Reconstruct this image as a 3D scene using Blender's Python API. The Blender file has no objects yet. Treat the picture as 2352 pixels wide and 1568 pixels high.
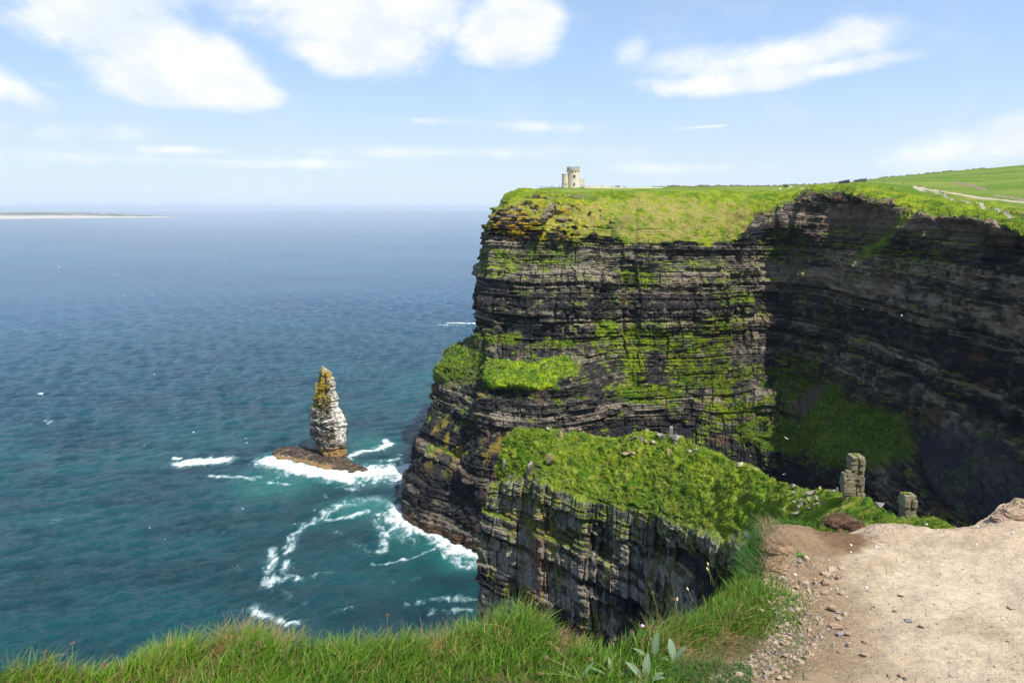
import bpy, bmesh, math, random
import numpy as np
from mathutils import Vector, Matrix

# ------------------------------------------------------------------ scene, camera, light
SC = bpy.context.scene
H = 176.0                                   # eye height above the sea, metres
PITCH = math.radians(10.97)
cam_d = bpy.data.cameras.new('camera'); cam = bpy.data.objects.new('camera', cam_d)
SC.collection.objects.link(cam); SC.camera = cam
cam_d.sensor_width = 36; cam_d.lens = 24; cam_d.clip_start = 0.05; cam_d.clip_end = 300000
cam.location = (0, 0, H); cam.rotation_euler = (math.radians(90) - PITCH, 0, 0)

SUN_DIR = Vector((0.60, -0.64, 1.42)).normalized()      # towards the sun
sun_d = bpy.data.lights.new('sun', 'SUN'); sun = bpy.data.objects.new('sun', sun_d)
SC.collection.objects.link(sun)
sun_d.energy = 4.6; sun_d.angle = math.radians(0.53); sun_d.color = (1.0, 0.95, 0.86)
sun.rotation_euler = SUN_DIR.to_track_quat('Z', 'Y').to_euler()
sun.location = (60, -40, 260)

SC.view_settings.view_transform = 'Standard'; SC.view_settings.look = 'None'
SC.view_settings.exposure = 0.50; SC.view_settings.gamma = 1.0
SC.render.engine = 'CYCLES'
SKY_STRENGTH = 0.085

# ------------------------------------------------------------------ projection helpers (view units: 2352 x 1568)
CP, SP = math.cos(PITCH), math.sin(PITCH)
FL = 1568.0
def ray(u, v):
    a = (np.asarray(u, float) - 1176) / FL; b = (784 - np.asarray(v, float)) / FL
    return a, CP + SP * b, -SP + CP * b
def P(u, v, Y):
    dx, dy, dz = ray(u, v); t = Y / dy
    return np.array([dx * t, Y, H + dz * t], float)
def PZ(u, v, z=0.0):
    dx, dy, dz = ray(u, v); t = (z - H) / dz
    return np.stack([dx * t, dy * t, np.zeros_like(dx * t) + z], -1)
def proj(p):
    x = p[..., 0]; y = p[..., 1]; z = p[..., 2] - H
    d = np.maximum(y * CP - z * SP, 1e-3); up = y * SP + z * CP
    return 1176 + FL * x / d, 784 - FL * up / d

# ------------------------------------------------------------------ world sky with clouds (by direction)
def nn(t, typ, **kw):
    n = t.nodes.new(typ)
    for k, v in kw.items(): setattr(n, k, v)
    return n
def mth(t, op, a, b=None, c=None, clamp=False):
    n = t.nodes.new('ShaderNodeMath'); n.operation = op; n.use_clamp = clamp
    for i, q in enumerate((a, b, c)):
        if q is None: continue
        if isinstance(q, (int, float)): n.inputs[i].default_value = q
        else: t.links.new(q, n.inputs[i])
    return n.outputs[0]
def mixc(t, f, a, b, blend='MIX'):
    n = t.nodes.new('ShaderNodeMix'); n.data_type = 'RGBA'; n.blend_type = blend
    for i, q in ((0, f), (6, a), (7, b)):
        if isinstance(q, (int, float)): n.inputs[i].default_value = q
        elif isinstance(q, tuple): n.inputs[i].default_value = (*q, 1) if len(q) == 3 else q
        else: t.links.new(q, n.inputs[i])
    return n.outputs[2]
def maprange(t, x, a, b, c=0.0, d=1.0, interp='SMOOTHSTEP'):
    n = t.nodes.new('ShaderNodeMapRange'); n.interpolation_type = interp
    t.links.new(x, n.inputs[0])
    for i, q in enumerate((a, b, c, d)):
        if isinstance(q, (int, float)): n.inputs[i + 1].default_value = q
        else: t.links.new(q, n.inputs[i + 1])
    return n.outputs[0]
def noise(t, vec, scale, detail=4, rough=0.55, dist=0.0):
    n = t.nodes.new('ShaderNodeTexNoise'); n.inputs['Scale'].default_value = scale
    n.inputs['Detail'].default_value = detail; n.inputs['Roughness'].default_value = rough
    n.inputs['Distortion'].default_value = dist
    if vec is not None: t.links.new(vec, n.inputs['Vector'])
    return n
def mapping(t, vec, scale=(1, 1, 1), rot=(0, 0, 0), loc=(0, 0, 0)):
    n = t.nodes.new('ShaderNodeMapping'); t.links.new(vec, n.inputs[0])
    n.inputs['Location'].default_value = loc; n.inputs['Rotation'].default_value = rot; n.inputs['Scale'].default_value = scale
    return n.outputs[0]

def make_world():
    w = bpy.data.worlds.new('World'); SC.world = w; w.use_nodes = True
    t = w.node_tree; t.nodes.clear()
    sky = nn(t, 'ShaderNodeTexSky', sky_type='NISHITA'); sky.sun_disc = False
    sky.sun_elevation = math.asin(SUN_DIR.z); sky.sun_rotation = math.atan2(SUN_DIR.x, SUN_DIR.y)
    sky.altitude = 100; sky.air_density = 1.0; sky.dust_density = 0.9; sky.ozone_density = 1.6
    gen = nn(t, 'ShaderNodeTexCoord').outputs['Generated']
    sep = nn(t, 'ShaderNodeSeparateXYZ'); t.links.new(gen, sep.inputs[0])
    x, y, z = sep.outputs
    az = mth(t, 'ARCTAN2', x, y); el = mth(t, 'ARCSINE', z)
    v = nn(t, 'ShaderNodeCombineXYZ'); t.links.new(az, v.inputs[0]); t.links.new(el, v.inputs[1]); v = v.outputs[0]
    st = mapping(t, v, scale=(1.0, 1.7, 1.0))
    n1 = noise(t, st, 6.5, 9, 0.62, .25); n2 = noise(t, mapping(t, v, loc=(3.1, 7.7, 0), scale=(1, 1.5, 1)), 3.2, 5, 0.55)
    nc = mth(t, 'SUBTRACT', n1.outputs[0], 0.5); nb = mth(t, 'SUBTRACT', n2.outputs[0], 0.5)
    wob = mth(t, 'ADD', mth(t, 'MULTIPLY', nc, 3.2), mth(t, 'MULTIPLY', nb, 1.3))
    # blobs: view u, v, radius u, radius v, tilt degrees, strength
    BL = [(240, -10, 170, 80, 0, 1), (190, 55, 150, 72, 10, 1), (130, 85, 60, 40, 0, .7), (340, 105, 170, 95, 14, 1), (455, 150, 150, 75, 16, 1), (545, 200, 95, 36, 10, .9),
          (420, 195, 150, 34, 8, .8), (330, 165, 170, 60, 10, .85), (615, 212, 40, 16, 10, .6),
          (720, -10, 250, 80, 0, 1), (790, 50, 200, 95, 12, 1), (860, 105, 110, 62, 0, 1), (760, 120, 120, 46, 10, .9), (930, 0, 140, 70, 0, 1),
          (1165, 55, 112, 74, 0, 1), (1125, 108, 85, 36, 0, .9), (1215, 88, 66, 50, 0, .9), (1020, 60, 130, 60, 0, .45),
          (1570, 200, 130, 24, 2, .62), (1720, 184, 190, 26, -3, .82), (1880, 165, 180, 24, -5, .80), (1880, 112, 165, 48, -8, .66), (1740, 135, 200, 46, -8, .62), (1590, 150, 130, 36, 0, .42),
          (-20, 190, 80, 46, 20, .9), (50, 215, 70, 34, 20, .8), (110, 195, 40, 20, 0, .45),
          (420, 346, 120, 11, 0, .6), (960, 276, 170, 12, 1, .34), (1250, 292, 180, 14, 2, .30), (500, 372, 520, 16, 0, .40), (1050, 352, 380, 20, 0, .38),
          (2300, 330, 280, 50, -8, .60), (2330, 280, 130, 30, -14, .5), (1615, 292, 70, 4, -2, .55), (1450, 120, 40, 40, 0, .36), (1700, 385, 420, 18, 0, .34), (150, 300, 260, 26, 0, .30)]
    acc = None
    for (bu, bv, ru, rv, tilt, s) in BL:
        dx, dy, dz = [float(q) for q in ray(bu, bv)]
        L = math.sqrt(dx * dx + dy * dy + dz * dz)
        a0 = math.atan2(dx, dy); e0 = math.asin(dz / L)
        k = 1 / (FL * 1.0) * (CP * CP + 0.0)
        ca = 1.0 / max(0.6, math.cos(e0))
        ru2, rv2 = ru * k * (math.cos(a0) ** 1.5), rv * k * (math.cos(a0) ** 1)
        m = nn(t, 'ShaderNodeMapping', vector_type='TEXTURE'); t.links.new(v, m.inputs[0])
        m.inputs['Location'].default_value = (a0, e0, 0); m.inputs['Rotation'].default_value = (0, 0, -math.radians(tilt))
        m.inputs['Scale'].default_value = (ru2 * 1.42, rv2 * 1.42, 1)
        ln = nn(t, 'ShaderNodeVectorMath', operation='LENGTH'); t.links.new(m.outputs[0], ln.inputs[0])
        f = mth(t, 'MULTIPLY', mth(t, 'SUBTRACT', 1.0, ln.outputs['Value'], clamp=True), s)
        acc = f if acc is None else mth(t, 'SMOOTH_MAX', acc, f, 0.12)
    base = mth(t, 'POWER', acc, 0.6)
    gate = maprange(t, base, 0.02, 0.45)
    dens = mth(t, 'ADD', mth(t, 'MULTIPLY', base, 1.3), mth(t, 'MULTIPLY', wob, mth(t, 'MULTIPLY', gate, 0.62)))
    cover = maprange(t, dens, 0.28, 1.0)
    # soft modelling of the cloud body: a slightly greyer underside where the mass is thick
    n3 = noise(t, mapping(t, v, loc=(0.0, 0.02, 0), scale=(1, 1.6, 1)), 9, 8, 0.6, .3)
    gsh = maprange(t, mth(t, 'ADD', n3.outputs[0], mth(t, 'MULTIPLY', dens, -0.08)), 0.27, 0.58)
    ccol = mixc(t, gsh, (0.76, 0.765, 0.77), (0.60, 0.655, 0.745))
    # pale air towards the horizon
    skc = nn(t, 'ShaderNodeVectorMath', operation='SCALE'); t.links.new(sky.outputs[0], skc.inputs[0]); skc.inputs['Scale'].default_value = SKY_STRENGTH
    hz = maprange(t, el, 0.0, 0.50, 0.92, 0.40, 'SMOOTHERSTEP')
    hc = mixc(t, maprange(t, el, 0.0, 0.22), (0.55, 0.65, 0.83), (0.37, 0.54, 0.82)); sk2 = mixc(t, hz, skc.outputs[0], hc)
    final = mixc(t, mth(t, 'MULTIPLY', cover, 0.97), sk2, ccol)
    below = mixc(t, maprange(t, z, -0.05, 0.0), (0.10, 0.16, 0.22), final)
    bg = nn(t, 'ShaderNodeBackground'); t.links.new(below, bg.inputs[0]); bg.inputs[1].default_value = 1.0
    out = nn(t, 'ShaderNodeOutputWorld'); t.links.new(bg.outputs[0], out.inputs[0])
make_world()

# ------------------------------------------------------------------ numpy noise
RNG = np.random.default_rng(7)
TAB = RNG.random(64 ** 3).astype(np.float32)
def vn(x, y, z, seed=0):
    x = np.asarray(x, np.float64) + seed * 17.31; y = np.asarray(y, np.float64) + seed * 5.77; z = np.asarray(z, np.float64) + seed * 9.13
    x, y, z = np.broadcast_arrays(x, y, z)
    ix = np.floor(x).astype(np.int64); iy = np.floor(y).astype(np.int64); iz = np.floor(z).astype(np.int64)
    fx = (x - ix).astype(np.float32); fy = (y - iy).astype(np.float32); fz = (z - iz).astype(np.float32)
    fx = fx * fx * (3 - 2 * fx); fy = fy * fy * (3 - 2 * fy); fz = fz * fz * (3 - 2 * fz)
    x0 = (ix & 63) << 12; x1 = ((ix + 1) & 63) << 12; y0 = (iy & 63) << 6; y1 = ((iy + 1) & 63) << 6; z0 = iz & 63; z1 = (iz + 1) & 63
    a = TAB[x0 + y0 + z0]; b = TAB[x1 + y0 + z0]; c = TAB[x0 + y1 + z0]; d = TAB[x1 + y1 + z0]
    e = TAB[x0 + y0 + z1]; f = TAB[x1 + y0 + z1]; g = TAB[x0 + y1 + z1]; h = TAB[x1 + y1 + z1]
    lo = (a + (b - a) * fx) * (1 - fy) + (c + (d - c) * fx) * fy
    hi = (e + (f - e) * fx) * (1 - fy) + (g + (h - g) * fx) * fy
    return lo + (hi - lo) * fz
def fbm(x, y, z, octv=4, seed=0, rough=0.5):
    s = 0; a = 1; t = 0
    for i in range(octv):
        k = 2.03 ** i; s = s + a * (vn(x * k, y * k, z * k, seed + i * 3) - 0.5); t += a; a *= rough
    return s / t * 2            # about -1 .. 1
def hsh(i, j=0, seed=0):
    i = np.asarray(i).astype(np.int64); j = np.asarray(j).astype(np.int64)
    return TAB[((i * 7349 + j * 91193 + seed * 5501 + (i * j) * 31) % (64 ** 3))]
def sst(x, a, b):
    t = np.clip((x - a) / (b - a), 0, 1); return t * t * (3 - 2 * t)
def blob(u, v, cu, cv, ru, rv, rot=0.0, soft=0.35):
    c, s = math.cos(math.radians(rot)), math.sin(math.radians(rot))
    du, dv = u - cu, v - cv
    a = (du * c + dv * s) / ru; b = (-du * s + dv * c) / rv
    return 1 - sst(np.sqrt(a * a + b * b), 1 - soft, 1 + soft)

# ------------------------------------------------------------------ object helpers
def link(o, parent=None):
    SC.collection.objects.link(o)
    if parent is not None: o.parent = parent
    return o
def tag(o, label=None, cat=None, group=None, kind=None):
    if label: o['label'] = label
    if cat: o['category'] = cat
    if group: o['group'] = group
    if kind: o['kind'] = kind
    return o
def mesh_np(name, V, F, mat, col=None, smooth=False, parent=None, attrs=None):
    V = np.asarray(V, np.float32); F = np.asarray(F, np.int32)
    me = bpy.data.meshes.new(name); me.vertices.add(len(V)); me.vertices.foreach_set('co', V.ravel())
    n, k = F.shape
    me.loops.add(n * k); me.loops.foreach_set('vertex_index', F.ravel())
    me.polygons.add(n); me.polygons.foreach_set('loop_start', np.arange(0, n * k, k, dtype=np.int32))
    me.polygons.foreach_set('loop_total', np.full(n, k, np.int32))
    me.update(calc_edges=True); me.validate()
    if col is not None:
        a = me.attributes.new('Col', 'FLOAT_COLOR', 'POINT')
        c = np.ones((len(V), 4), np.float32); c[:, :3] = col; a.data.foreach_set('color', c.ravel())
    for nm, arr in (attrs or {}).items():
        a = me.attributes.new(nm, 'FLOAT', 'POINT'); a.data.foreach_set('value', np.asarray(arr, np.float32).ravel())
    me.polygons.foreach_set('use_smooth', np.full(n, smooth))
    me.materials.append(mat)
    return link(bpy.data.objects.new(name, me), parent)
def grid_faces(nr, nc, flip=False, wrap=False):
    r = np.arange(nr - 1)[:, None]; c = np.arange(nc if wrap else nc - 1)[None, :]
    a = r * nc + c; b = r * nc + (c + 1) % nc
    f = np.stack([a, b, b + nc, a + nc], -1).reshape(-1, 4)
    return f[:, ::-1] if flip else f
def blur(A, w, axis):
    if w < 1: return A
    pad = [(0, 0)] * A.ndim; pad[axis] = (w, w)
    B = np.pad(A, pad, mode='edge'); 
    for _ in range(2):
        Cc = np.cumsum(B, axis=axis)
        lo = np.take(Cc, np.arange(0, B.shape[axis] - w), axis=axis); hi = np.take(Cc, np.arange(w, B.shape[axis]), axis=axis)
        B = (hi - lo) / w
    n = A.shape[axis]; off = (B.shape[axis] - n) // 2
    return np.take(B, np.arange(off, off + n), axis=axis)
def upsample(ctrl, ncs, nrs, bc, br):
    """ctrl: C x R x 3 control grid; ncs / nrs: samples per interval"""
    C = np.concatenate([np.linspace(i, i + 1, n, endpoint=False) for i, n in enumerate(ncs)] + [[ctrl.shape[0] - 1]])
    R = np.concatenate([np.linspace(i, i + 1, n, endpoint=False) for i, n in enumerate(nrs)] + [[ctrl.shape[1] - 1]])
    ci = np.minimum(C.astype(int), ctrl.shape[0] - 2); fc = (C - ci)[:, None, None]
    A = ctrl[ci] * (1 - fc) + ctrl[ci + 1] * fc
    ri = np.minimum(R.astype(int), ctrl.shape[1] - 2); fr = (R - ri)[None, :, None]
    A = A[:, ri] * (1 - fr) + A[:, ri + 1] * fr
    return blur(blur(A, bc, 0), br, 1), C, R
def grid_normals(G):
    du = np.gradient(G, axis=0); dv = np.gradient(G, axis=1)
    n = np.cross(dv, du); n /= np.maximum(np.linalg.norm(n, axis=-1, keepdims=True), 1e-9)
    return n

# ------------------------------------------------------------------ materials
MATS = {}
def mat_col(name, rough=0.9, noise_amt=0.35, scale=0.8, bump=0.4, bump_scale=2.0, spec=0.25, bump_dist=0.3, stretch=(1, 1, 1)):
    m = bpy.data.materials.new(name); m.use_nodes = True; t = m.node_tree
    b = t.nodes['Principled BSDF']; b.inputs['Roughness'].default_value = rough; b.inputs['Specular IOR Level'].default_value = spec
    at = nn(t, 'ShaderNodeAttribute', attribute_name='Col')
    co = nn(t, 'ShaderNodeTexCoord').outputs['Object']; co = mapping(t, co, scale=stretch)
    n1 = noise(t, co, scale, 6, 0.65); f = maprange(t, n1.outputs[0], 0.25, 0.75, 1 - noise_amt, 1 + noise_amt, 'LINEAR')
    sc = nn(t, 'ShaderNodeVectorMath', operation='SCALE'); t.links.new(at.outputs['Color'], sc.inputs[0]); t.links.new(f, sc.inputs['Scale'])
    t.links.new(sc.outputs[0], b.inputs['Base Color'])
    n2 = noise(t, co, bump_scale, 6, 0.65)
    bp = nn(t, 'ShaderNodeBump'); bp.inputs['Strength'].default_value = bump; bp.inputs['Distance'].default_value = bump_dist
    t.links.new(n2.outputs[0], bp.inputs['Height']); t.links.new(bp.outputs[0], b.inputs['Normal'])
    MATS[name] = m; return m
def mat_plain(name, color, rough=0.8, noise_amt=0.2, scale=3.0, bump=0.2, spec=0.3, bump_dist=0.02):
    m = bpy.data.materials.new(name); m.use_nodes = True; t = m.node_tree
    b = t.nodes['Principled BSDF']; b.inputs['Roughness'].default_value = rough; b.inputs['Specular IOR Level'].default_value = spec
    co = nn(t, 'ShaderNodeTexCoord').outputs['Object']
    n1 = noise(t, co, scale, 5, 0.6)
    c = mixc(t, n1.outputs[0], tuple(q * (1 - noise_amt) for q in color), tuple(min(1, q * (1 + noise_amt)) for q in color))
    t.links.new(c, b.inputs['Base Color'])
    bp = nn(t, 'ShaderNodeBump'); bp.inputs['Strength'].default_value = bump; bp.inputs['Distance'].default_value = bump_dist
    t.links.new(n1.outputs[0], bp.inputs['Height']); t.links.new(bp.outputs[0], b.inputs['Normal'])
    MATS[name] = m; return m
M_CLIFF = mat_col('cliff_rock_and_turf', 0.92, 0.42, 0.9, 0.7, 1.6, 0.15, 0.6)
M_STACK = mat_col('sea_stack_rock', 0.9, 0.25, 1.2, 0.5, 2.0, 0.2, 0.4)
M_STONE = mat_col('loose_stone', 0.9, 0.3, 1.5, 0.5, 4.0, 0.2, 0.1)

# ------------------------------------------------------------------ rock strata relief
BEDS = {}
def bed_index(z, mean, seed):
    key = (mean, seed)
    if key not in BEDS:
        r = np.random.default_rng(seed); BEDS[key] = np.cumsum(mean * (0.30 + 2.6 * r.random(int(700 / mean) + 80) ** 2.8)) - 80
    e = BEDS[key]; k = np.searchsorted(e, z); k = np.clip(k, 1, len(e) - 1)
    fr = (z - e[k - 1]) / (e[k] - e[k - 1])
    return k, np.clip(fr, 0, 1)
def strata(p, s, sc=1.0, seed=0):
    """outward relief of layered rock in metres, bed colour value, for points p and coast coordinate s"""
    x, y, z = p[..., 0], p[..., 1], p[..., 2]
    zz = z + 0.02 * x + 1.3 * fbm(x / 28, y / 28, z / 40, 3, seed + 5) * sc
    k1, f1 = bed_index(zz, 6.5 * sc, 11 + seed); k2, f2 = bed_index(zz + 0.12 * sc * fbm(x / 6, y / 6, z / 6, 2, seed + 8), 1.5 * sc, 23 + seed)
    k3, f3 = bed_index(zz, 0.6 * sc, 31 + seed)
    swarp = s + 1.4 * sc * fbm(x / 5, y / 5, z / 9, 2, seed + 2)
    w1 = (7 + 9 * hsh(k1, 0, 3)) * sc; c1 = np.floor(swarp / w1 + 13 * hsh(k1, 1, 4))
    w2 = (1.8 + 3.5 * hsh(k2, 0, 5)) * sc; c2 = np.floor(swarp / w2 + 13 * hsh(k2, 1, 6))
    q2 = swarp / w2 + 13 * hsh(k2, 1, 6); q2 = q2 - np.floor(q2)
    big = 8.0 * fbm(x / 46, y / 46, z / 110, 3, seed + 1) + 4.0 * fbm(x / 17, y / 17, z / 22, 3, seed + 16)
    flute = 2.4 * fbm(s / 9.0 / sc, z / 45 / sc, z * 0, 3, seed + 3)
    flute2 = -2.0 * np.maximum(0, np.abs(fbm(s / 24 / sc, z / 120, s * 0, 2, seed + 14)) * -9 + 1)
    mod = .45 + 1.4 * vn(x / 16, y / 16, z / 12, seed + 18)
    lay = 2.8 * mod * (hsh(k1, 7, 1) - 0.5) + 2.8 * mod * (hsh(k1, c1, 2) - 0.5) + 1.2 * mod * (hsh(k2, 3, 8) - 0.5) + 1.0 * (hsh(k2, c2, 9) - 0.5) + 0.55 * (hsh(k3, 2, 9) - 0.5)
    crack = -0.55 * (1 - sst(np.minimum(q2, 1 - q2) * w2, 0.05 * sc, 0.30 * sc)) - 0.7 * (1 - sst(np.minimum(f1, 1 - f1), 0.0, 0.09)) - 0.35 * (1 - sst(np.minimum(f2, 1 - f2), 0.0, 0.18))
    rough = 1.3 * fbm(x / 3.2, y / 3.2, z / 2.2, 4, seed + 9, .6)
    q1 = swarp / w1 + 13 * hsh(k1, 1, 4); q1 = q1 - np.floor(q1)
    crack = crack - 1.1 * (hsh(k1, 4, 17) > .35) * (1 - sst(np.minimum(q1, 1 - q1) * w1, .1 * sc, .7 * sc))
    d = big + flute * sc + flute2 * sc + (lay + crack + rough) * sc
    tone = 0.55 * hsh(k1, 5, 12) + 0.25 * hsh(k2, 5, 13) + 0.20 * hsh(k2, c2, 14)
    return d, tone, (k1, k2, k3)
def col3(*c): return np.array(c, np.float32)
def lerp(a, b, f): return a + (b - a) * f[..., None]
DARK = col3(.020, .020, .023); MID = col3(.056, .050, .042); PALE = col3(.200, .172, .135)
def rock_color(p, tone, seed=0):
    x, y, z = p[..., 0], p[..., 1], p[..., 2]
    n = fbm(x / 14, y / 14, z / 7, 4, seed + 21); m = fbm(x / 3, y / 3, z / 1.2, 3, seed + 23)
    t = np.clip((tone - .5) * 1.6 + .38 + 0.50 * n + 0.40 * m, 0, 1)
    c = lerp(lerp(np.broadcast_to(DARK, t.shape + (3,)), MID, sst(t, .20, .55)), PALE, sst(t, .56, .88))
    br = sst(fbm(x / 9, y / 9, z / 16, 3, seed + 27), .25, .6)         # rusty seep marks
    c = lerp(c, col3(.13, .075, .045), br * .55)
    return c
def grass_color(p, dry, yel, seed=0):
    x, y, z = p[..., 0], p[..., 1], p[..., 2]
    a = fbm(x / 8, y / 8, z / 8, 4, seed + 41, .6); b = fbm(x / 1.8, y / 1.8, z / 1.8, 3, seed + 43, .6)
    c = lerp(np.broadcast_to(col3(.060, .125, .006), a.shape + (3,)), col3(.200, .245, .010), sst(a * .8 + b * .6, -.5, .5))
    c = lerp(c, col3(.26, .22, .065), np.clip(sst(fbm(x / 5, y / 5, z / 5, 4, seed + 45, .65) + dry * .95 - .62, -.15, .45), 0, 1) * .8)
    c = lerp(c, col3(.36, .29, .012), np.clip(sst(fbm(x / 3, y / 3, z / 2, 3, seed + 47, .65) + yel * .62 - .80, -.05, .25), 0, 1) * .85)
    return c

def block_avg(val, s, z, wb, hb, seed, S_w=.6):
    """makes relief step in joint-bounded blocks wb wide and about hb high"""
    k, _ = bed_index(z, hb, seed); c = np.floor(s / wb + 9 * hsh(k, 3, seed)).astype(np.int64)
    ids = (k.astype(np.int64) * 100003 + c).ravel(); uq, inv = np.unique(ids, return_inverse=True)
    m = np.bincount(inv, weights=val.ravel()) / np.bincount(inv); return m[inv].reshape(val.shape)
# ------------------------------------------------------------------ the great headland and the bay wall
def col_pts(rows):
    out = []
    for r in rows:
        if r[0] == 'w': out.append(np.array(r[1:], float))
        else: out.append(P(*r))
    return out
def base0(p, dy=0.0, z=0.0): return ('w', p[0], p[1] + dy, z)
def make_headland():
    # rows: 0 behind skyline, 1 skyline, 2 plateau, 3 slope start, 4 mid slope, 5 rim, 6 upper face, 7 mid face, 8 ledge back, 9 ledge lip, 10 low face, 11 water, 12 under water
    cols = []
    def add(*rows, water=None):
        r = list(rows); w = PZ(*water) if len(water) == 2 else np.array(water)
        r += [('w', *w), ('w', w[0], w[1], -6.0)]
        cols.append(col_pts(r))
    add(('w', 260, 900, 150), ('w', 170, 860, 168), ('w', 150, 820, 172), ('w', 130, 800, 170), ('w', 115, 790, 160), ('w', 105, 785, 150), ('w', 100, 780, 130), ('w', 96, 775, 100), ('w', 92, 775, 80), ('w', 88, 770, 60), ('w', 84, 770, 30), water=(80, 765, 0))
    add(('w', 200, 760, 180), (1330, 432, 600), (1290, 432, 580), (1245, 433, 560), (1210, 437, 540), (1185, 443, 525), (1150, 560, 510), (1120, 700, 505), (1105, 765, 500), (1060, 830, 495), (1000, 980, 470), water=(-62, 455, 0))
    add(('w', 170, 720, 184), (1310, 430, 570), (1262, 430, 540), (1222, 432, 510), (1180, 437, 490), (1150, 447, 475), (1112, 510, 462), (1088, 600, 452), (1080, 762, 440), (1000, 812, 428), (955, 985, 405), water=(912, 1160))
    add(('w', 150, 700, 185), (1310, 429, 560), (1268, 431, 535), (1232, 434, 500), (1185, 440, 470), (1148, 458, 452), (1105, 545, 445), (1086, 660, 440), (1083, 790, 424), (1010, 850, 412), (975, 1000, 392), water=(935, 1190))
    add(('w', 150, 700, 185), (1315, 429, 555), (1275, 432, 530), (1240, 437, 490), (1200, 455, 460), (1165, 495, 440), (1128, 560, 430), (1105, 690, 424), (1090, 850, 400), (1072, 905, 384), (1040, 1060, 362), water=(1000, 1226))
    add(('w', 150, 700, 185), (1320, 429, 552), (1282, 433, 525), (1250, 440, 482), (1215, 465, 452), (1185, 525, 434), (1150, 600, 424), (1128, 700, 414), (1115, 818, 390), (1098, 888, 362), (1088, 1040, 345), water=(1088, 1272))
    add(('w', 160, 700, 186), (1345, 429, 550), (1320, 434, 520), (1290, 442, 478), (1260, 475, 450), (1235, 545, 430), (1220, 610, 420), (1215, 700, 410), (1210, 812, 388), (1205, 892, 350), (1200, 1040, 335), water=(5, 305, 0))
    add(('w', 170, 700, 186), (1400, 429, 552), (1385, 434, 522), (1370, 443, 478), (1350, 480, 448), (1335, 552, 426), (1325, 620, 416), (1322, 700, 406), (1318, 815, 386), (1322, 880, 360), (1330, 1040, 345), water=(30, 318, 0))
    add(('w', 185, 720, 186), (1470, 428, 560), (1460, 434, 530), (1450, 443, 480), (1440, 485, 450), (1432, 556, 428), (1428, 640, 420), (1425, 720, 412), (1425, 850, 396), (1428, 900, 384), (1430, 1040, 368), water=(55, 345, 0))
    add(('w', 230, 760, 188), (1640, 428, 600), (1610, 433, 545), (1600, 442, 490), (1595, 490, 455), (1590, 560, 430), (1588, 640, 424), (1585, 740, 416), (1585, 860, 402), (1585, 930, 388), (1588, 1040, 365), water=(95, 335, 0))
    add(('w', 280, 800, 190), (1760, 427, 700), (1740, 432, 600), (1720, 443, 500), (1712, 480, 468), (1705, 552, 446), (1700, 650, 438), (1695, 780, 428), (1690, 880, 405), (1690, 1010, 362), (1692, 1060, 355), water=(125, 325, 0))
    add(('w', 340, 850, 194), (1860, 423, 780), (1840, 430, 620), (1815, 440, 500), (1800, 455, 478), (1790, 500, 462), (1785, 640, 446), (1785, 780, 434), (1785, 885, 408), (1790, 1010, 356), (1795, 1085, 340), water=(150, 318, 0))
    add(('w', 400, 900, 200), (1945, 418, 820), (1925, 424, 560), (1900, 430, 480), (1880, 436, 455), (1870, 448, 440), (1862, 600, 430), (1862, 740, 420), (1865, 870, 400), (1868, 1010, 345), (1872, 1100, 325), water=(160, 300, 0))
    add(('w', 470, 930, 205), (2020, 408, 860), (1990, 416, 500), (1978, 424, 450), (1968, 432, 425), (1960, 448, 408), (1950, 600, 395), (1950, 760, 385), (1950, 925, 362), (1955, 1050, 312), (1958, 1110, 300), water=(165, 278, 0))
    add(('w', 540, 930, 212), (2110, 398, 900), (2085, 424, 470), (2070, 440, 420), (2062, 455, 390), (2055, 485, 368), (2050, 600, 352), (2050, 760, 342), (2055, 950, 318), (2062, 1080, 268), (2068, 1130, 255), water=(160, 245, 0))
    add(('w', 600, 930, 218), (2190, 390, 900), (2165, 436, 440), (2150, 458, 380), (2142, 472, 348), (2135, 492, 328), (2132, 600, 312), (2132, 780, 302), (2140, 980, 282), (2148, 1120, 235), (2150, 1190, 222), water=(155, 212, 0))
    add(('w', 660, 930, 224), (2270, 383, 900), (2250, 452, 400), (2240, 470, 340), (2230, 480, 308), (2225, 498, 288), (2225, 600, 276), (2225, 800, 266), (2232, 1020, 250), (2240, 1150, 215), (2245, 1230, 205), water=(150, 190, 0))
    add(('w', 740, 930, 228), (2365, 372, 900), (2355, 472, 350), (2350, 490, 285), (2348, 505, 258), (2345, 530, 244), (2345, 620, 234), (2345, 830, 225), (2350, 1060, 213), (2355, 1180, 190), (2360, 1300, 180), water=(145, 165, 0))
    add(('w', 900, 930, 236), (2560, 352, 900), (2560, 480, 300), (2560, 520, 230), (2560, 545, 208), (2560, 580, 198), (2560, 680, 190), (2560, 900, 184), (2560, 1100, 178), (2560, 1300, 165), (2560, 1500, 155), water=(135, 150, 0))
    add(('w', 1500, 700, 250), ('w', 900, 500, 225), ('w', 400, 260, 190), ('w', 260, 150, 176), ('w', 215, 125, 174), ('w', 170, 105, 172), ('w', 150, 100, 150), ('w', 140, 96, 120), ('w', 130, 92, 90), ('w', 120, 88, 60), ('w', 110, 86, 30), water=(105, 84, 0))
    add(('w', 1500, 100, 250), ('w', 900, 90, 225), ('w', 400, 60, 190), ('w', 200, 45, 176), ('w', 120, 38, 174.5), ('w', 75, 32, 173), ('w', 72, 34, 150), ('w', 70, 36, 120), ('w', 68, 38, 90), ('w', 66, 40, 60), ('w', 64, 42, 30), water=(62, 44, 0))
    ctrl = np.array(cols)
    wid = [20, 40, 30, 60, 60, 60, 100, 130, 110, 150, 110, 90, 80, 90, 85, 80, 85, 90, 60, 40]
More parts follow.
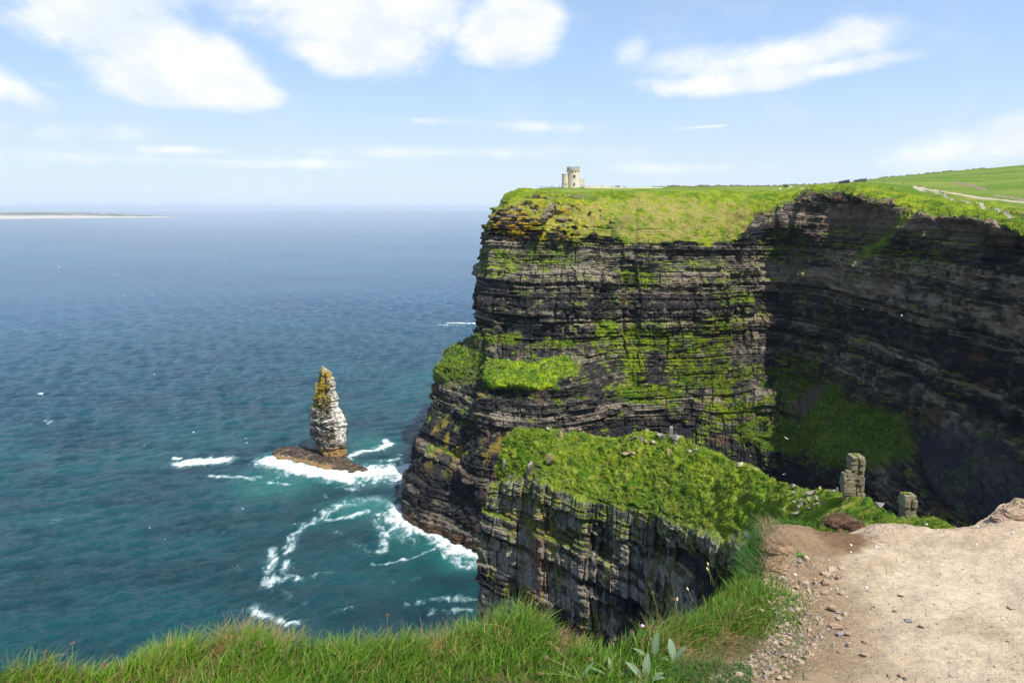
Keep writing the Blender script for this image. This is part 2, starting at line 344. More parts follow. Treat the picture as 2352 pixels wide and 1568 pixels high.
    rows = [46, 46, 46, 56, 90, 110, 110, 130, 90, 100, 60, 4]
    assert len(wid) == len(cols) - 1 and len(rows) == ctrl.shape[1] - 1
    G, C, R = upsample(ctrl, wid, rows, 24, 22)
    nrm = grid_normals(G)
    if nrm[600, 400, 1] > 0: nrm = -nrm
    u, v = proj(G); X, Y, Z = G[..., 0], G[..., 1], G[..., 2]
    mid = G[:, R.searchsorted(7)]; s = np.concatenate([[0], np.cumsum(np.linalg.norm(np.diff(mid[:, :2], axis=0), axis=1))])
    S = np.broadcast_to(s[:, None], X.shape) 
    n1 = fbm(X / 20, Y / 20, Z / 20, 4, 60); n2 = fbm(X / 5, Y / 5, Z / 5, 3, 61)
    # lower limit of the turf mantle, traced down the slope
    rimv = np.interp(u, [1080, 1110, 1150, 1200, 1260, 1330, 1380, 1450, 1560, 1660, 1700, 1740, 1790, 1830, 1860, 1900, 1960, 2050, 2095, 2150, 2200, 2240, 2300, 2352, 2500],
                        [430, 462, 478, 474, 462, 478, 535, 556, 560, 566, 545, 495, 478, 455, 446, 440, 444, 462, 486, 494, 492, 497, 518, 530, 560])
    turf = sst(rimv - v + 16 * n1 + 9 * n2, -5, 5)
    leftmix = blob(u, v, 1250, 505, 160, 60, 0)                      # ragged outcrops on the seaward shoulder
    leftmix = np.clip(leftmix, 0, 1)
    turf = turf * (1 - leftmix) + leftmix * sst(n1 * .9 + n2 * .9 + .25 * sst(490 - v, -40, 50), .02, .16)
    turf = turf * (1 - blob(u, v, 1280, 478, 70, 14, 0) * sst(n2, -.1, .2) * .9)
    turf = np.maximum(turf, blob(u, v, 2040, 540, 95, 13, -42, .6) * sst(n1 + n2 * .6, -.5, .1))    # grassy rib
    turf = turf * (R[None, :] > 0.0)
    patch = np.maximum.reduce([blob(u + 12 * n2 + 14 * n1, v + 12 * n2 + 12 * n1, 1175, 858, 84, 36, 2, .12), blob(u + 12 * n2, v + 12 * n2 + 8 * n1, 1215, 872, 70, 26, 10, .12), blob(u + 8 * n2, v + 9 * n2, 1268, 846, 56, 30, -6, .15), blob(u + 14 * n2 + 10 * n1, v + 16 * n2, 1040, 832, 56, 40, -34, .45) * sst(n2 + n1 * .5, -.6, .0)])
    veg2 = np.maximum.reduce([blob(u, v, 1400, 775, 50, 45), blob(u, v, 1520, 780, 95, 30, 12), blob(u, v, 1600, 830, 60, 70), blob(u, v, 1650, 760, 55, 45),
                              blob(u, v, 1480, 905, 90, 26, 6), blob(u, v, 1700, 900, 110, 85, 10) * (.25 + .9 * sst(n1 + .6 * n2, -.3, .3)), blob(u, v, 1760, 980, 120, 50, 14) * (.3 + .8 * sst(n1 + .6 * n2, -.3, .3)), blob(u, v, 1840, 880, 60, 80, -20) * .6,
                              blob(u, v, 1470, 640, 50, 26), blob(u, v, 1560, 610, 80, 14) * .7, blob(u, v, 1460, 850, 26, 70, 0), blob(u, v, 1690, 670, 70, 60) * .5,
                              blob(u, v, 1140, 775, 60, 14) , blob(u, v, 1280, 790, 55, 12), blob(u, v, 1140, 600, 50, 40) * .8, blob(u, v, 1260, 590, 70, 30) * .7,
                              blob(u, v, 1810, 560, 50, 40) * .8, blob(u, v, 1960, 640, 40, 20) * .5, blob(u, v, 2100, 600, 90, 30) * .45])
    scree = np.maximum.reduce([blob(u, v, 1960, 1000, 130, 75, 6, .2), blob(u, v, 1880, 960, 50, 90, 30, .3), blob(u, v, 1800, 1005, 100, 34, 12, .25) * sst(n1 + .8 * n2, -.35, .1)])
    brown = blob(u, v, 1862, 925, 60, 16, -48, .4)
    dark_scree = blob(u, v, 2230, 1090, 140, 95, 35, .25)
    slump = blob(u, v, 2250, 560, 150, 45, 12, .4) 
    rock = np.clip(1 - turf - patch - scree * .9 - dark_scree * .85, 0, 1)
    d, tone, ks = strata(G, S, 1.0, 0)
    hollow = -9 * blob(u, v, 1950, 500, 85, 48, 8, .5) - 6 * blob(u, v, 2235, 545, 110, 30, 14, .6) - 9 * blob(u, v, 1190, 752, 100, 20, 6, .6) - 5 * blob(u, v, 1230, 790, 60, 8, 5, .6) - 4 * blob(u, v, 1660, 590, 120, 14, 0, .6)
    gully = -5 * blob(u, v, 1458, 700, 9, 150, 0, .8) - 6 * blob(u, v, 1086, 900, 12, 100, 8, .8) - 5 * blob(u, v, 1715, 640, 26, 120, 5, .9) - 4 * blob(u, v, 1690, 520, 14, 40, -10, .8)
    butt = 8 * blob(u, v, 1345, 680, 30, 100, 3, .7) + 13 * (fbm(X / 17, Y / 17, Z / 26, 3, 66)) * blob(u, v, 1800, 700, 130, 330, 0, .5) + 5 * blob(u, v, 1560, 700, 70, 60, 0, .8)
    soft = 3.0 * fbm(X / 13, Y / 13, Z / 13, 3, 70) + 1.3 * fbm(X / 3.5, Y / 3.5, Z / 3.5, 4, 71) + .25 * fbm(X / 1.2, Y / 1.2, Z / 1.2, 2, 72)
    amp = sst(R, 3.6, 5.2)[None, :] * np.ones_like(X)
    far = np.clip(1 - sst(R, 1.0, 3.2), 0, 1)[None, :]
    zw = Z + 1.3 * fbm(X / 28, Y / 28, Z / 40, 3, 5)
    rel = hollow + gully + butt + leftmix * (1 - turf) * (2.5 + 6 * fbm(X / 9, Y / 9, Z / 6, 3, 68)); inn = sst(R, 5.1, 5.4)[None, :]; bl = block_avg(rel + 3.0 * fbm(X / 9, Y / 9, Z / 7, 3, 67), S, zw, 4.5, 3.2, 55); rel = rel * (1 - .75 * inn) + bl * .75 * inn
    hollow = rel; gully = 0; butt = 0
    disp = rock * (d * np.maximum(amp, .0)) + (1 - rock) * (soft * (1 - far * .8) * sst(R, 1.5, 3)[None, :] + .35 * d * (turf * amp)) + (hollow + gully + butt) * sst(R, 2.9, 3.6)[None, :]
    disp += patch * (.5 + 1.5 * n2) + scree * 1.5
    fadeb = 1 - sst(R, 11.0, 11.6)[None, :]
    # push horizontally where it is a wall, along the normal on slopes
    nh = nrm.copy(); wall = (1 - np.abs(nrm[..., 2:3])); nh[..., 2] *= 0.35; nh /= np.linalg.norm(nh, axis=-1, keepdims=True)
    dirn = nh * rock[..., None] + nrm * (1 - rock[..., None])
    G2 = G + dirn * (disp * (0.25 + .75 * fadeb))[..., None]
    nd = grid_normals(G2); 
    if nd[600, 400, 1] > 0: nd = -nd
    up = blur(blur(nd[..., 2], 2, 0), 2, 1)
    # plants: on up-facing ledges, more inside the vegetated patches, none on the sea-washed foot
    n3 = fbm(G2[..., 0] / 2.5, G2[..., 1] / 2.5, G2[..., 2] / 1.3, 3, 81)
    lush = np.clip(veg2, 0, 1); below = 1 - sst(Z, 20, 60)
    ledge = sst(up + .45 * n3 + .28 * lush + .18 * n1 - .15 * below - .10 * sst(u, 1900, 2100), .56, .74) * sst(n1 * .5 + n2 * .8 + lush * 1.0 + .25 * sst(680 - v, 0, 120), .05, .30)
    thick = lush * sst(n2 * .8 + n3 * .9 + lush * .42, .30, .50)
    vegm = np.clip(np.maximum.reduce([turf, patch, scree * .92 * sst(n2 + .9, .2, .5), ledge * .95, thick]), 0, 1) * sst(Z, 8, 26)
    vegm = vegm * (1 - brown) * (1 - dark_scree * .7 * sst(n2 + .35, 0, .3))
    dry = np.clip(turf * blob(u, v, 1500, 505, 330, 60, 0, .5) * 1.0 + turf * blob(u, v, 1200, 500, 120, 60, 0, .5) * .4, 0, 1)
    yel = np.clip(leftmix * 1.0 + .3 * turf * blob(u, v, 1380, 480, 160, 50), 0, 1)
    gc = grass_color(G2, dry, yel, 0)
    gc = lerp(gc, gc * col3(.7, .8, .9), np.clip(scree + blob(u, v, 1035, 828, 70, 50), 0, 1))
    gc = lerp(gc, gc * col3(1.15, 1.25, .8) + col3(.03, .04, .015) * sst(n3, .1, .5)[..., None], patch * (u > 1090))
    gc = gc * (1 - .30 * lush * (1 - turf) * sst(u, 1350, 1650))[..., None]
    gc = gc * (1 - .35 * sst(fbm(G2[..., 0] / 6, G2[..., 1] / 6, G2[..., 2] / 4, 4, 88, .65), -.1, .4) * (1 - turf * .6))[..., None]
    # distant fields: paler green
    fld = (1 - sst(R, 2.4, 3.0))[None, :] * np.ones_like(X)
    fc = lerp(np.broadcast_to(col3(.085, .155, .014), X.shape + (3,)), col3(.17, .21, .035), sst(fbm(X / 50, Y / 20, Z * 0, 4, 91, .65), -.35, .35))
    gc = lerp(gc, fc, fld)
    rc = rock_color(G2, tone, 0)
    rc = lerp(rc, rc * col3(1.30, 1.14, 1.0), sst(u, 1740, 1900)); rc = lerp(rc, col3(.15, .085, .045), sst(u, 1500, 1700) * sst(fbm(X / 7, Y / 7, Z / 9, 3, 97), .30, .5) * .55)  # bay wall rock lightened and warmed in colour to offset its shade
    rc = lerp(rc, col3(.24, .195, .13) * (0.5 + .9 * tone[..., None]), (blob(u, v, 1600, 700, 380, 110, 0, .6) * sst(n2 + n3 + tone - .5, .1, .6) * .6))   # pale sandstone beds
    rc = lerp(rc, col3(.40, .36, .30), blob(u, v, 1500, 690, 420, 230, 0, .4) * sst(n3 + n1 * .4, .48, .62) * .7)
    rc = lerp(rc, col3(.34, .24, .015), sst(n3 * .8 + n2 * .6 + leftmix * .5 - .5, -.1, .25) * leftmix)
    rc = lerp(rc, col3(.20, .15, .025), sst(fbm(X / 7, Y / 7, Z / 14, 3, 77), .22, .45) * blob(u, v, 1060, 960, 130, 120) * .8)
    rc = lerp(rc, col3(.17, .11, .07), blob(u, v, 1668, 520, 22, 34, -20, .5) * .8)
    rc = lerp(rc, col3(.16, .11, .075), np.clip(slump + blob(u, v, 1950, 500, 130, 60), 0, 1) * .75 * sst(n1 + .5, 0, .6))
    rc = lerp(rc, col3(.035, .036, .042), dark_scree * .8); rc = lerp(rc, col3(.11, .075, .05), brown)
    rc = lerp(rc, col3(.07, .045, .025), (1 - sst(Z + 2 * n2, 3, 6))); rc = lerp(rc, rc * .6, (1 - sst(Z, 12, 30)) * sst(Z, 5, 7))
    gs = sst(fbm(X / 16, Y / 16, Z / 2.0, 3, 79), .46, .52) * blob(u, v, 1000, 1110, 120, 16, 6)
    rc = lerp(rc, col3(.5, .48, .44), gs)
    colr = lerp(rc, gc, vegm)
    # worn paths and bare cuts on the far slopes
    def trail(pts, w, c, colr, m=1.0):
        pts = np.array(pts, float); best = np.full(u.shape, 1e9)
        for a, b in zip(pts[:-1], pts[1:]):
            ab = b - a; tt = np.clip(((u - a[0]) * ab[0] + (v - a[1]) * ab[1]) / (ab @ ab), 0, 1)
            best = np.minimum(best, np.hypot(u - a[0] - tt * ab[0], (v - a[1] - tt * ab[1]) * 1.6))
        k = (1 - sst(best + n2 * w * .4, w * .6, w * 1.3)) * (R[None, :] < 5) * m
        return lerp(colr, c, k)
    colr = trail([(2100, 430), (2150, 438), (2200, 446), (2260, 455), (2352, 466), (2500, 480)], 3.4, col3(.40, .33, .24), colr)
    colr = trail([(2100, 432), (2150, 445), (2190, 458), (2240, 472), (2300, 487), (2352, 500)], 2.0, col3(.30, .275, .23), colr)
    colr = trail([(2196, 420), (2225, 425), (2262, 434)], 4.5, col3(.20, .15, .10), colr)
    colr = trail([(2285, 450), (2352, 459)], 3.5, col3(.22, .17, .12), colr)
    colr = trail([(1345, 431), (1420, 432), (1520, 431)], 1.8, col3(.55, .52, .36), colr, .8)
    colr = np.clip(colr, .004, .9)
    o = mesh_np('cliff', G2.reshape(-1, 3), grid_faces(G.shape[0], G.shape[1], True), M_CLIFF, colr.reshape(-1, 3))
    tag(o, 'great layered sea cliff headland with grassy top curving round the bay', kind='structure')
    return o, G2, vegm
cliff, CG, CV = make_headland()

# ------------------------------------------------------------------ nearer grass-topped rock spur
def make_spur():
    D = [ # crest, boundary, face1, face2
      ((1152, 1022, 188), (1143, 1090, 187), (1112, 1160, 186), (1092, 1270, 184), (1091, 1420, 182)),
      ((1166, 998, 190), (1150, 1092, 184), (1120, 1160, 182), (1100, 1270, 181), (1098, 1420, 180)),
      ((1180, 984, 191), (1175, 1096, 180), (1155, 1170, 178), (1145, 1290, 176), (1140, 1430, 175)),
      ((1215, 981, 190), (1222, 1072, 176), (1215, 1170, 174), (1210, 1290, 172), (1205, 1430, 170)),
      ((1290, 992, 186), (1276, 1112, 168), (1275, 1200, 166), (1275, 1310, 164), (1275, 1440, 162)),
      ((1400, 1004, 180), (1375, 1148, 160), (1372, 1230, 157), (1370, 1330, 155), (1368, 1450, 152)),
      ((1500, 990, 172), (1485, 1165, 149), (1480, 1250, 147), (1478, 1340, 145), (1475, 1460, 142)),
      ((1570, 1003, 163), (1562, 1190, 138), (1558, 1265, 136), (1556, 1350, 134), (1552, 1460, 131)),
      ((1640, 1037, 151), (1636, 1212, 128), (1632, 1290, 126), (1630, 1370, 124), (1626, 1470, 121)),
      ((1710, 1065, 137), (1698, 1222, 118), (1694, 1300, 116), (1690, 1380, 114), (1686, 1480, 111)),
      ((1780, 1096, 121), (1758, 1236, 106), (1752, 1320, 104), (1748, 1400, 102), (1744, 1490, 100)),
      ((1850, 1124, 105), (1830, 1245, 92), (1820, 1330, 90), (1810, 1420, 88), (1800, 1510, 86)),
      ((1940, 1130, 93), (1910, 1250, 80), (1905, 1340, 78), (1900, 1430, 76), (1890, 1520, 74)),
      ((2015, 1150, 82), (1990, 1260, 70), (1985, 1350, 68), (1980, 1440, 66), (1975, 1530, 64)),
      ((2060, 1184, 73), (2050, 1280, 61), (2050, 1370, 59), (2050, 1460, 57), (2050, 1550, 55)),
      ((2150, 1190, 64), (2150, 1300, 50), (2150, 1400, 48), (2150, 1500, 46), (2150, 1600, 44)),
      ((2300, 1270, 44), (2300, 1400, 34), (2300, 1500, 32), (2300, 1600, 30), (2300, 1700, 28))]
    ctrl = []
    for i, (c, b, f1, f2, f3) in enumerate(D):
        c, b, f1, f2, f3 = P(*c), P(*b), P(*f1), P(*f2), P(*f3)
        m = (c + b) / 2 + np.array([0, 0, 0.8])
        back = 2.0 if i == 0 else (6 if i == 1 else 9)
        br = c + np.array([1.5, back, -back * .5]); bb = np.array([br[0] + 2, br[1] + (2 if i == 0 else 10), -4]); bm = (br + bb) / 2
        fb = np.array([f3[0], f3[1] - 6, -4.0])
        ctrl.append([bb, bm, br, c, m, b, f1, f2, f3, fb])
    ctrl = np.array(ctrl)
    G, C, R = upsample(ctrl, [20, 30, 45, 70, 90, 90, 75, 75, 70, 60, 60, 60, 60, 40, 40, 30], [14, 30, 26, 90, 110, 90, 100, 90, 30], 14, 14)
    nrm = grid_normals(G)
    if nrm[300, 200, 2] < 0: nrm = -nrm
    u, v = proj(G); X, Y, Z = G[..., 0], G[..., 1], G[..., 2]
    mid = G[:, R.searchsorted(6)]; s = np.concatenate([[0], np.cumsum(np.linalg.norm(np.diff(mid[:, :2], axis=0), axis=1))])
    S = np.broadcast_to(s[:, None], X.shape)
    n1 = fbm(X / 9, Y / 9, Z / 9, 4, 160); n2 = fbm(X / 2.2, Y / 2.2, Z / 2.2, 3, 161); n3 = fbm(X / .9, Y / .9, Z / .7, 3, 162)
    bv = np.interp(u, [1140, 1152, 1200, 1215, 1240, 1262, 1275, 1370, 1480, 1560, 1640, 1700, 1760, 1850], [1092, 1094, 1090, 1062, 1058, 1090, 1112, 1146, 1176, 1198, 1214, 1222, 1240, 1260])
    front = (R[None, :] >= 3) * np.ones_like(X)
    turf = np.where(front > 0, sst(bv + 6 - v + 22 * n1 + 13 * n2, -5, 5), sst(3 - R[None, :] + .2 * n1, .4, .2) * 0 + sst(R[None, :], 2.2, 2.6))
    thin = blob(u, v, 1480, 1165, 130, 34, 10, .4) * sst(n2 + n1 * .5, -.25, .15)        # broken rock steps under the turf edge
    turf = turf * (1 - thin * .9)
    rock = 1 - turf
    d, tone, ks = strata(G, S, 0.62, 3)
    # blocky joint columns on the top bed
    jc = np.floor(S / 3.1 + .6 * fbm(X / 3, Y / 3, Z / 20, 2, 170)); jf = (S / 3.1 + .6 * fbm(X / 3, Y / 3, Z / 20, 2, 170)) - jc
    jc2 = np.floor(S / 3.9 + .5 * fbm(X / 3, Y / 3, Z / 20, 2, 171)); jf2 = (S / 3.9 + .5 * fbm(X / 3, Y / 3, Z / 20, 2, 171)) - jc2
    rr = R[None, :] + .10 * n1
    topbed = sst(rr, 5.0, 5.1) * (1 - sst(rr, 5.52, 5.58)); bed2 = sst(rr, 5.56, 5.6) * (1 - sst(rr, 6.0, 6.06))
    col_d = topbed * (1.6 + .8 * (hsh(jc, 2, 5) - .5) - .6 * (1 - sst(np.minimum(jf, 1 - jf), .02, .14))) + bed2 * (.9 + 1.0 * (hsh(jc2, 3, 5) - .5) - .6 * (1 - sst(np.minimum(jf2, 1 - jf2), .02, .12)))
    topbed = np.maximum(topbed, bed2)
    uu_, vv_ = u, v
    u = u + 16 * (hsh(jc2, 3, 9) - .5) + 9 * n2 + 10 * n1; v = v + 9 * (hsh(ks[1], 3, 9) - .5) + 7 * n2
    caves = .55 * (-6.0 * blob(u, v, 1390, 1245, 34, 52, 0, .3) - 6.5 * blob(u, v, 1500, 1262, 62, 36, 8, .3) - 6 * blob(u, v, 1590, 1300, 40, 40, 10, .4) - 5.5 * blob(u, v, 1680, 1345, 50, 36, 12, .4) - 5 * blob(u, v, 1440, 1430, 90, 34, 0, .4) - 3 * blob(u, v, 1150, 1200, 10, 120, 3, .7) - 3 * blob(u, v, 1255, 1230, 8, 120, 0, .7))
    ribs = 2.0 * blob(u, v, 1240, 1260, 22, 150, 0, .6) + 1.8 * blob(u, v, 1340, 1290, 24, 120, 0, .6) + 2.6 * blob(u, v, 1418, 1290, 20, 70, 4, .5) + 2.2 * blob(u, v, 1500, 1335, 24, 36, 0, .5) + 3 * blob(u, v, 1180, 1118, 26, 18, 0, .4)
    u, v = uu_, vv_
    near_ = np.clip(Y / 165, .4, 1.1)
    tus = near_ * (1.5 * n1 + .8 * np.abs(n2) * 2 + .28 * n3 + .25 * fbm(X / .5, Y / .5, Z / .5, 2, 165) - .25)
    zw = Z + .8 * fbm(X / 28, Y / 28, Z / 40, 3, 8)
    relief = block_avg(caves + ribs + 2.2 * fbm(X / 6, Y / 6, Z / 5, 3, 167), S, zw, 2.4, 2.3, 56); caves = relief; ribs = 0
    disp = rock * ((d - 4 * fbm(X / 17, Y / 17, Z / 22, 3, 19) - 8 * fbm(X / 46, Y / 46, Z / 110, 3, 4)) * .75 * sst(R, 4.6, 5.2)[None, :] + col_d) + (caves + ribs) * sst(R, 4.8, 5.2)[None, :] + turf * tus
    disp = disp + np.where(R[None, :] < 2.4, d * .4 * rock, 0)
    nh = nrm.copy(); nh[..., 2] *= 0.35; nh /= np.maximum(np.linalg.norm(nh, axis=-1, keepdims=True), 1e-6)
    nh[..., 1] -= .9; nh /= np.maximum(np.linalg.norm(nh, axis=-1, keepdims=True), 1e-6)
    G2 = G + (nh * rock[..., None] + nrm * turf[..., None]) * disp[..., None]
    nd = grid_normals(G2)
    if nd[300, 200, 2] < 0: nd = -nd
    up = blur(blur(nd[..., 2], 2, 0), 2, 1)
    high = sst(v, 1330, 1180)
    ledge = sst(up + .35 * n2 + .25 * high, .62, .85) * sst(Z, 40, 90) * (.45 + .55 * high)
    vegm = np.clip(np.maximum(turf, ledge * .9), 0, 1)
    g0 = lerp(np.broadcast_to(col3(.050, .115, .006), X.shape + (3,)), col3(.190, .240, .012), sst(n1 * .4 + n2 * .7 + n3 * .5, -.55, .55))
    g0 = lerp(g0, col3(.24, .26, .10), sst(n3 + .5 * n2, .38, .62) * .7)
    g0 = lerp(g0, col3(.22, .15, .03), sst(fbm(X / 1.6, Y / 1.6, Z / 1.6, 3, 175), .34, .55) * .6)
    rc = rock_color(G2, tone, 5) * 1.25
    rc = lerp(rc, col3(.34, .32, .25) * (.35 + .75 * hsh(jc, 4, 4)[..., None]), np.clip(topbed * .65 * sst(n1 + .6, 0, .6), 0, 1))
    rc = lerp(rc, col3(.46, .42, .34), blob(u, v, 1186, 1112, 34, 24, 0, .25) * .6)
    rc = lerp(rc, col3(.19, .18, .035), sst(fbm(X / 2.6, Y / 2.6, Z / 9, 3, 177), .12, .34) * .6)
    rc = lerp(rc, col3(.40, .25, .02), sst(fbm(X / 1.3, Y / 1.3, Z / 2.5, 3, 178), .42, .52) * sst(v, 1270, 1150) * .8)
    rc = lerp(rc, col3(.50, .50, .47), sst(fbm(S / 1.1, Z / 9, X * 0, 3, 179), .40, .52) * .45)
    rc = lerp(rc, col3(.17, .09, .06), blob(u, v, 1240, 1280, 20, 110, 0, .5) * sst(n2 + .3, 0, .4) * .8)
    colr = np.clip(lerp(rc, g0, vegm), .004, .9)
    o = mesh_np('rock_spur', G2.reshape(-1, 3), grid_faces(G.shape[0], G.shape[1], True), M_CLIFF, colr.reshape(-1, 3))
    tag(o, 'nearer rock spur with a lumpy green turf cap and dark overhanging face', kind='structure')
    return o, G2, vegm, nd
spur, SG, SV, SN = make_spur()

# ------------------------------------------------------------------ sea
def seg_dist(X, Y, pts):
    best = np.full(X.shape, 1e9)
    for a, b in zip(pts[:-1], pts[1:]):
        ab = b - a; L = max(ab @ ab, 1e-9)
        tt = np.clip(((X - a[0]) * ab[0] + (Y - a[1]) * ab[1]) / L, 0, 1)
        best = np.minimum(best, np.hypot(X - a[0] - tt * ab[0], Y - a[1] - tt * ab[1]))
    return best
def make_sea():
    na, nr = 1500, 1150
    az = np.radians(np.linspace(-62, 62, na)); r = np.concatenate([np.geomspace(120, 2500, nr - 120, endpoint=False), np.geomspace(2500, 60000, 120)])
    A, Rr = np.meshgrid(az, r); X = Rr * np.sin(A); Y = Rr * np.cos(A)
    step = np.gradient(r)[:, None]
    rg = np.random.default_rng(5); Z = np.zeros_like(X)
    wx = X + 6 * fbm(X / 60, Y / 60, 0 * X, 2, 300); wy = Y + 6 * fbm(X / 60, Y / 60, 0 * X, 2, 301)
    for i in range(34):
        lam = 2.6 * (20 / 2.6) ** rg.random() ** 1.3; th = math.radians(118 + rg.normal() * 22); k = 2 * math.pi / lam
        amp = 0.023 * lam ** .62
        ph = k * (wx * math.cos(th) + wy * math.sin(th)) + rg.random() * 6.28
        fade = (1 - sst(step / lam, .18, .45)) * (1 - sst(Rr, 900, 2300))
        Z += amp * fade * (2 * np.abs(np.sin(ph / 2)) ** 1.0 * -1 + 1)
    near = Rr < 2600
    foam = np.zeros_like(X); turq = np.zeros_like(X)
    def pl(pts): return PZ(np.array([p[0] for p in pts], float), np.array([p[1] for p in pts], float))[:, :2]
    LINES = [([(622, 1056), (680, 1072), (740, 1080), (800, 1085), (850, 1083), (925, 1075)], 9, 1.35), ([(640, 1066), (720, 1086), (800, 1100)], 6, 1.25),
             ([(850, 1094), (900, 1092), (930, 1098)], 11, .95), ([(845, 1070), (890, 1068), (930, 1062)], 6, .9), ([(880, 1058), (915, 1052)], 3, .9), ([(905, 1042), (930, 1040)], 2.5, .7), ([(820, 1090), (830, 1112)], 4, .8),
             ([(808, 1042), (830, 1034), (868, 1030), (893, 1019), (884, 1008)], 2.6, 1.2), ([(868, 1029), (893, 1018)], 4, 1.2), ([(806, 1055), (800, 1045), (812, 1036)], 2, .7),
             ([(418, 1063), (455, 1058), (510, 1055)], 6, 1.3), ([(398, 1050), (408, 1051)], 2, 1.2),
             ([(480, 1090), (520, 1092), (560, 1094), (580, 1100)], 2.4, .8), ([(575, 1094), (600, 1094)], 2, .8), ([(620, 1104), (655, 1109)], 2.5, .8),
             ([(640, 1090), (620, 1104)], 2, .5), ([(770, 1115), (830, 1122)], 2, .55), ([(730, 1128), (760, 1150)], 1.5, .4),
             ([(735, 1190), (760, 1165), (800, 1152), (860, 1142), (905, 1160)], 7, .62), ([(750, 1190), (800, 1184), (840, 1172)], 3.5, .85), ([(780, 1158), (760, 1172)], 3, .9),
             ([(905, 1165), (925, 1195), (960, 1212), (1000, 1228), (1050, 1252), (1092, 1276)], 4.8, 1.1), ([(880, 1175), (920, 1205), (950, 1215)], 6, .95), ([(870, 1190), (900, 1215), (950, 1235)], 9, .5),
             ([(1000, 1238), (1040, 1262), (1092, 1290)], 5, .9), ([(1020, 1275), (1060, 1290), (1095, 1305)], 4, .6),
             ([(716, 1200), (690, 1208), (672, 1232), (660, 1262)], 3.2, .82), ([(628, 1255), (624, 1290), (613, 1320), (612, 1345)], 3.0, .86), ([(660, 1290), (652, 1310), (690, 1326)], 3.4, .75), ([(622, 1318), (640, 1330)], 4, .7),
             ([(581, 1390), (600, 1408), (640, 1421), (672, 1426)], 2.6, .95), ([(640, 1424), (680, 1430)], 3, .8), ([(650, 1345), (668, 1370), (700, 1380)], 2.5, .45),
             ([(862, 1291), (900, 1286), (935, 1284)], 2, .75), ([(935, 1284), (975, 1268)], 2, .6), ([(868, 1205), (885, 1228), (882, 1262)], 3.2, .72), ([(885, 1250), (870, 1262)], 2.5, .6),
             ([(770, 1215), (800, 1240), (850, 1262)], 3, .4), ([(720, 1320), (760, 1310)], 2.5, .42), ([(1010, 1250), (980, 1262)], 2, .7),
             ([(1030, 741), (1056, 741), (1090, 742)], 5, 1.1), ([(1010, 745), (1060, 747)], 8, .6), ([(940, 1380), (1040, 1370), (1090, 1376)], 3, .5), ([(990, 1400), (1080, 1396)], 3, .5),
             ([(760, 1400), (800, 1395)], 2, .5), ([(900, 1330), (960, 1325)], 2.5, .4), ([(88, 902), (94, 903)], 1.4, 1.1), ([(262, 631), (268, 631)], 3, 1.1)]
    xm = X + 2.2 * fbm(X / 6, Y / 6, 0 * X, 3, 310); ym = Y + 3.5 * fbm(X / 6, Y / 6, 0 * X, 3, 311)
    for pts, w, s in LINES:
        s = s * .80 if s < 1 else s
        p = pl(pts); lo = p.min(0) - w * 6; hi = p.max(0) + w * 6
        m = (X > lo[0]) & (X < hi[0]) & (Y > lo[1]) & (Y < hi[1])
        if m.any():
            d = seg_dist(xm[m], ym[m], p); foam[m] = np.maximum(foam[m], s * (.72 * np.exp(-(d / (w * .9)) ** 2) + .28 * np.exp(-(d / (w * 2.4)) ** 2)))
    for (cu, cv, ru, rv, s) in [(830, 1160, 110, 34, 1), (640, 1105, 170, 55, .75), (800, 1085, 190, 40, .9), (1060, 1285, 90, 40, .8), (930, 1210, 90, 50, .7), (620, 1050, 50, 20, .8), (850, 1020, 70, 30, .6), (1000, 1250, 120, 40, .5)]:
        c = PZ(cu, cv)[:2]; e1 = PZ(cu + ru, cv)[:2] - c; e2 = PZ(cu, cv - rv)[:2] - c
        q = np.hypot((X - c[0]) / e1[0], (Y - c[1]) / e2[1]); turq = np.maximum(turq, s * (1 - sst(q, .1, 1.15)))
    broad = blur(foam, 6, 0)
    # scattered whitecaps
    cap = sst(vn(X / 9, Y / 4.5, 0 * X, 330) * .55 + vn(X / 60, Y / 60, 0 * X, 331) * .5, .92, .96) * (Rr > 330) * .42
    foam = np.maximum(foam, cap)
    V = np.stack([X, Y, Z], -1).reshape(-1, 3)
    m = bpy.data.materials.new('sea_water'); m.use_nodes = True; t = m.node_tree; b = t.nodes['Principled BSDF']
    pos = nn(t, 'ShaderNodeNewGeometry').outputs['Position']
    fo = nn(t, 'ShaderNodeAttribute', attribute_name='foam').outputs['Fac']; tq = nn(t, 'ShaderNodeAttribute', attribute_name='turq').outputs['Fac']
    fine = noise(t, mapping(t, pos, scale=(1, 1.3, 1), rot=(0, 0, -.4)), 1.5, 9, .78, 1.4)
    lace = noise(t, mapping(t, pos, scale=(1, .6, 1), rot=(0, 0, -.4)), .16, 6, .62, 1.2)
    f = mth(t, 'ADD', fo, mth(t, 'ADD', mth(t, 'MULTIPLY', mth(t, 'SUBTRACT', fine.outputs[0], .5), 2.6), mth(t, 'MULTIPLY', mth(t, 'SUBTRACT', lace.outputs[0], .5), 2.2)))
    fm = mth(t, 'MULTIPLY', maprange(t, f, .42, 1.0), maprange(t, fo, .05, .5))
    big = noise(t, mapping(t, pos, scale=(1, 1.6, 1)), .0016, 4, .55)  # broad patches that paint cloud shadow into the water colour
    med = noise(t, mapping(t, pos, scale=(.55, 1.4, 1), rot=(0, 0, -.42)), .02, 5, .6)
    deep = mixc(t, maprange(t, big.outputs[0], .35, .65), (.002, .052, .070), (.004, .084, .088))
    deep = mixc(t, maprange(t, med.outputs[0], .35, .7), deep, (.001, .028, .044))
    ln = nn(t, 'ShaderNodeVectorMath', operation='LENGTH'); t.links.new(pos, ln.inputs[0]); deep = mixc(t, maprange(t, ln.outputs['Value'], 350, 1600, 0, .9), deep, mixc(t, maprange(t, big.outputs[0], .35, .65), (.004, .050, .135), (.008, .082, .165)))
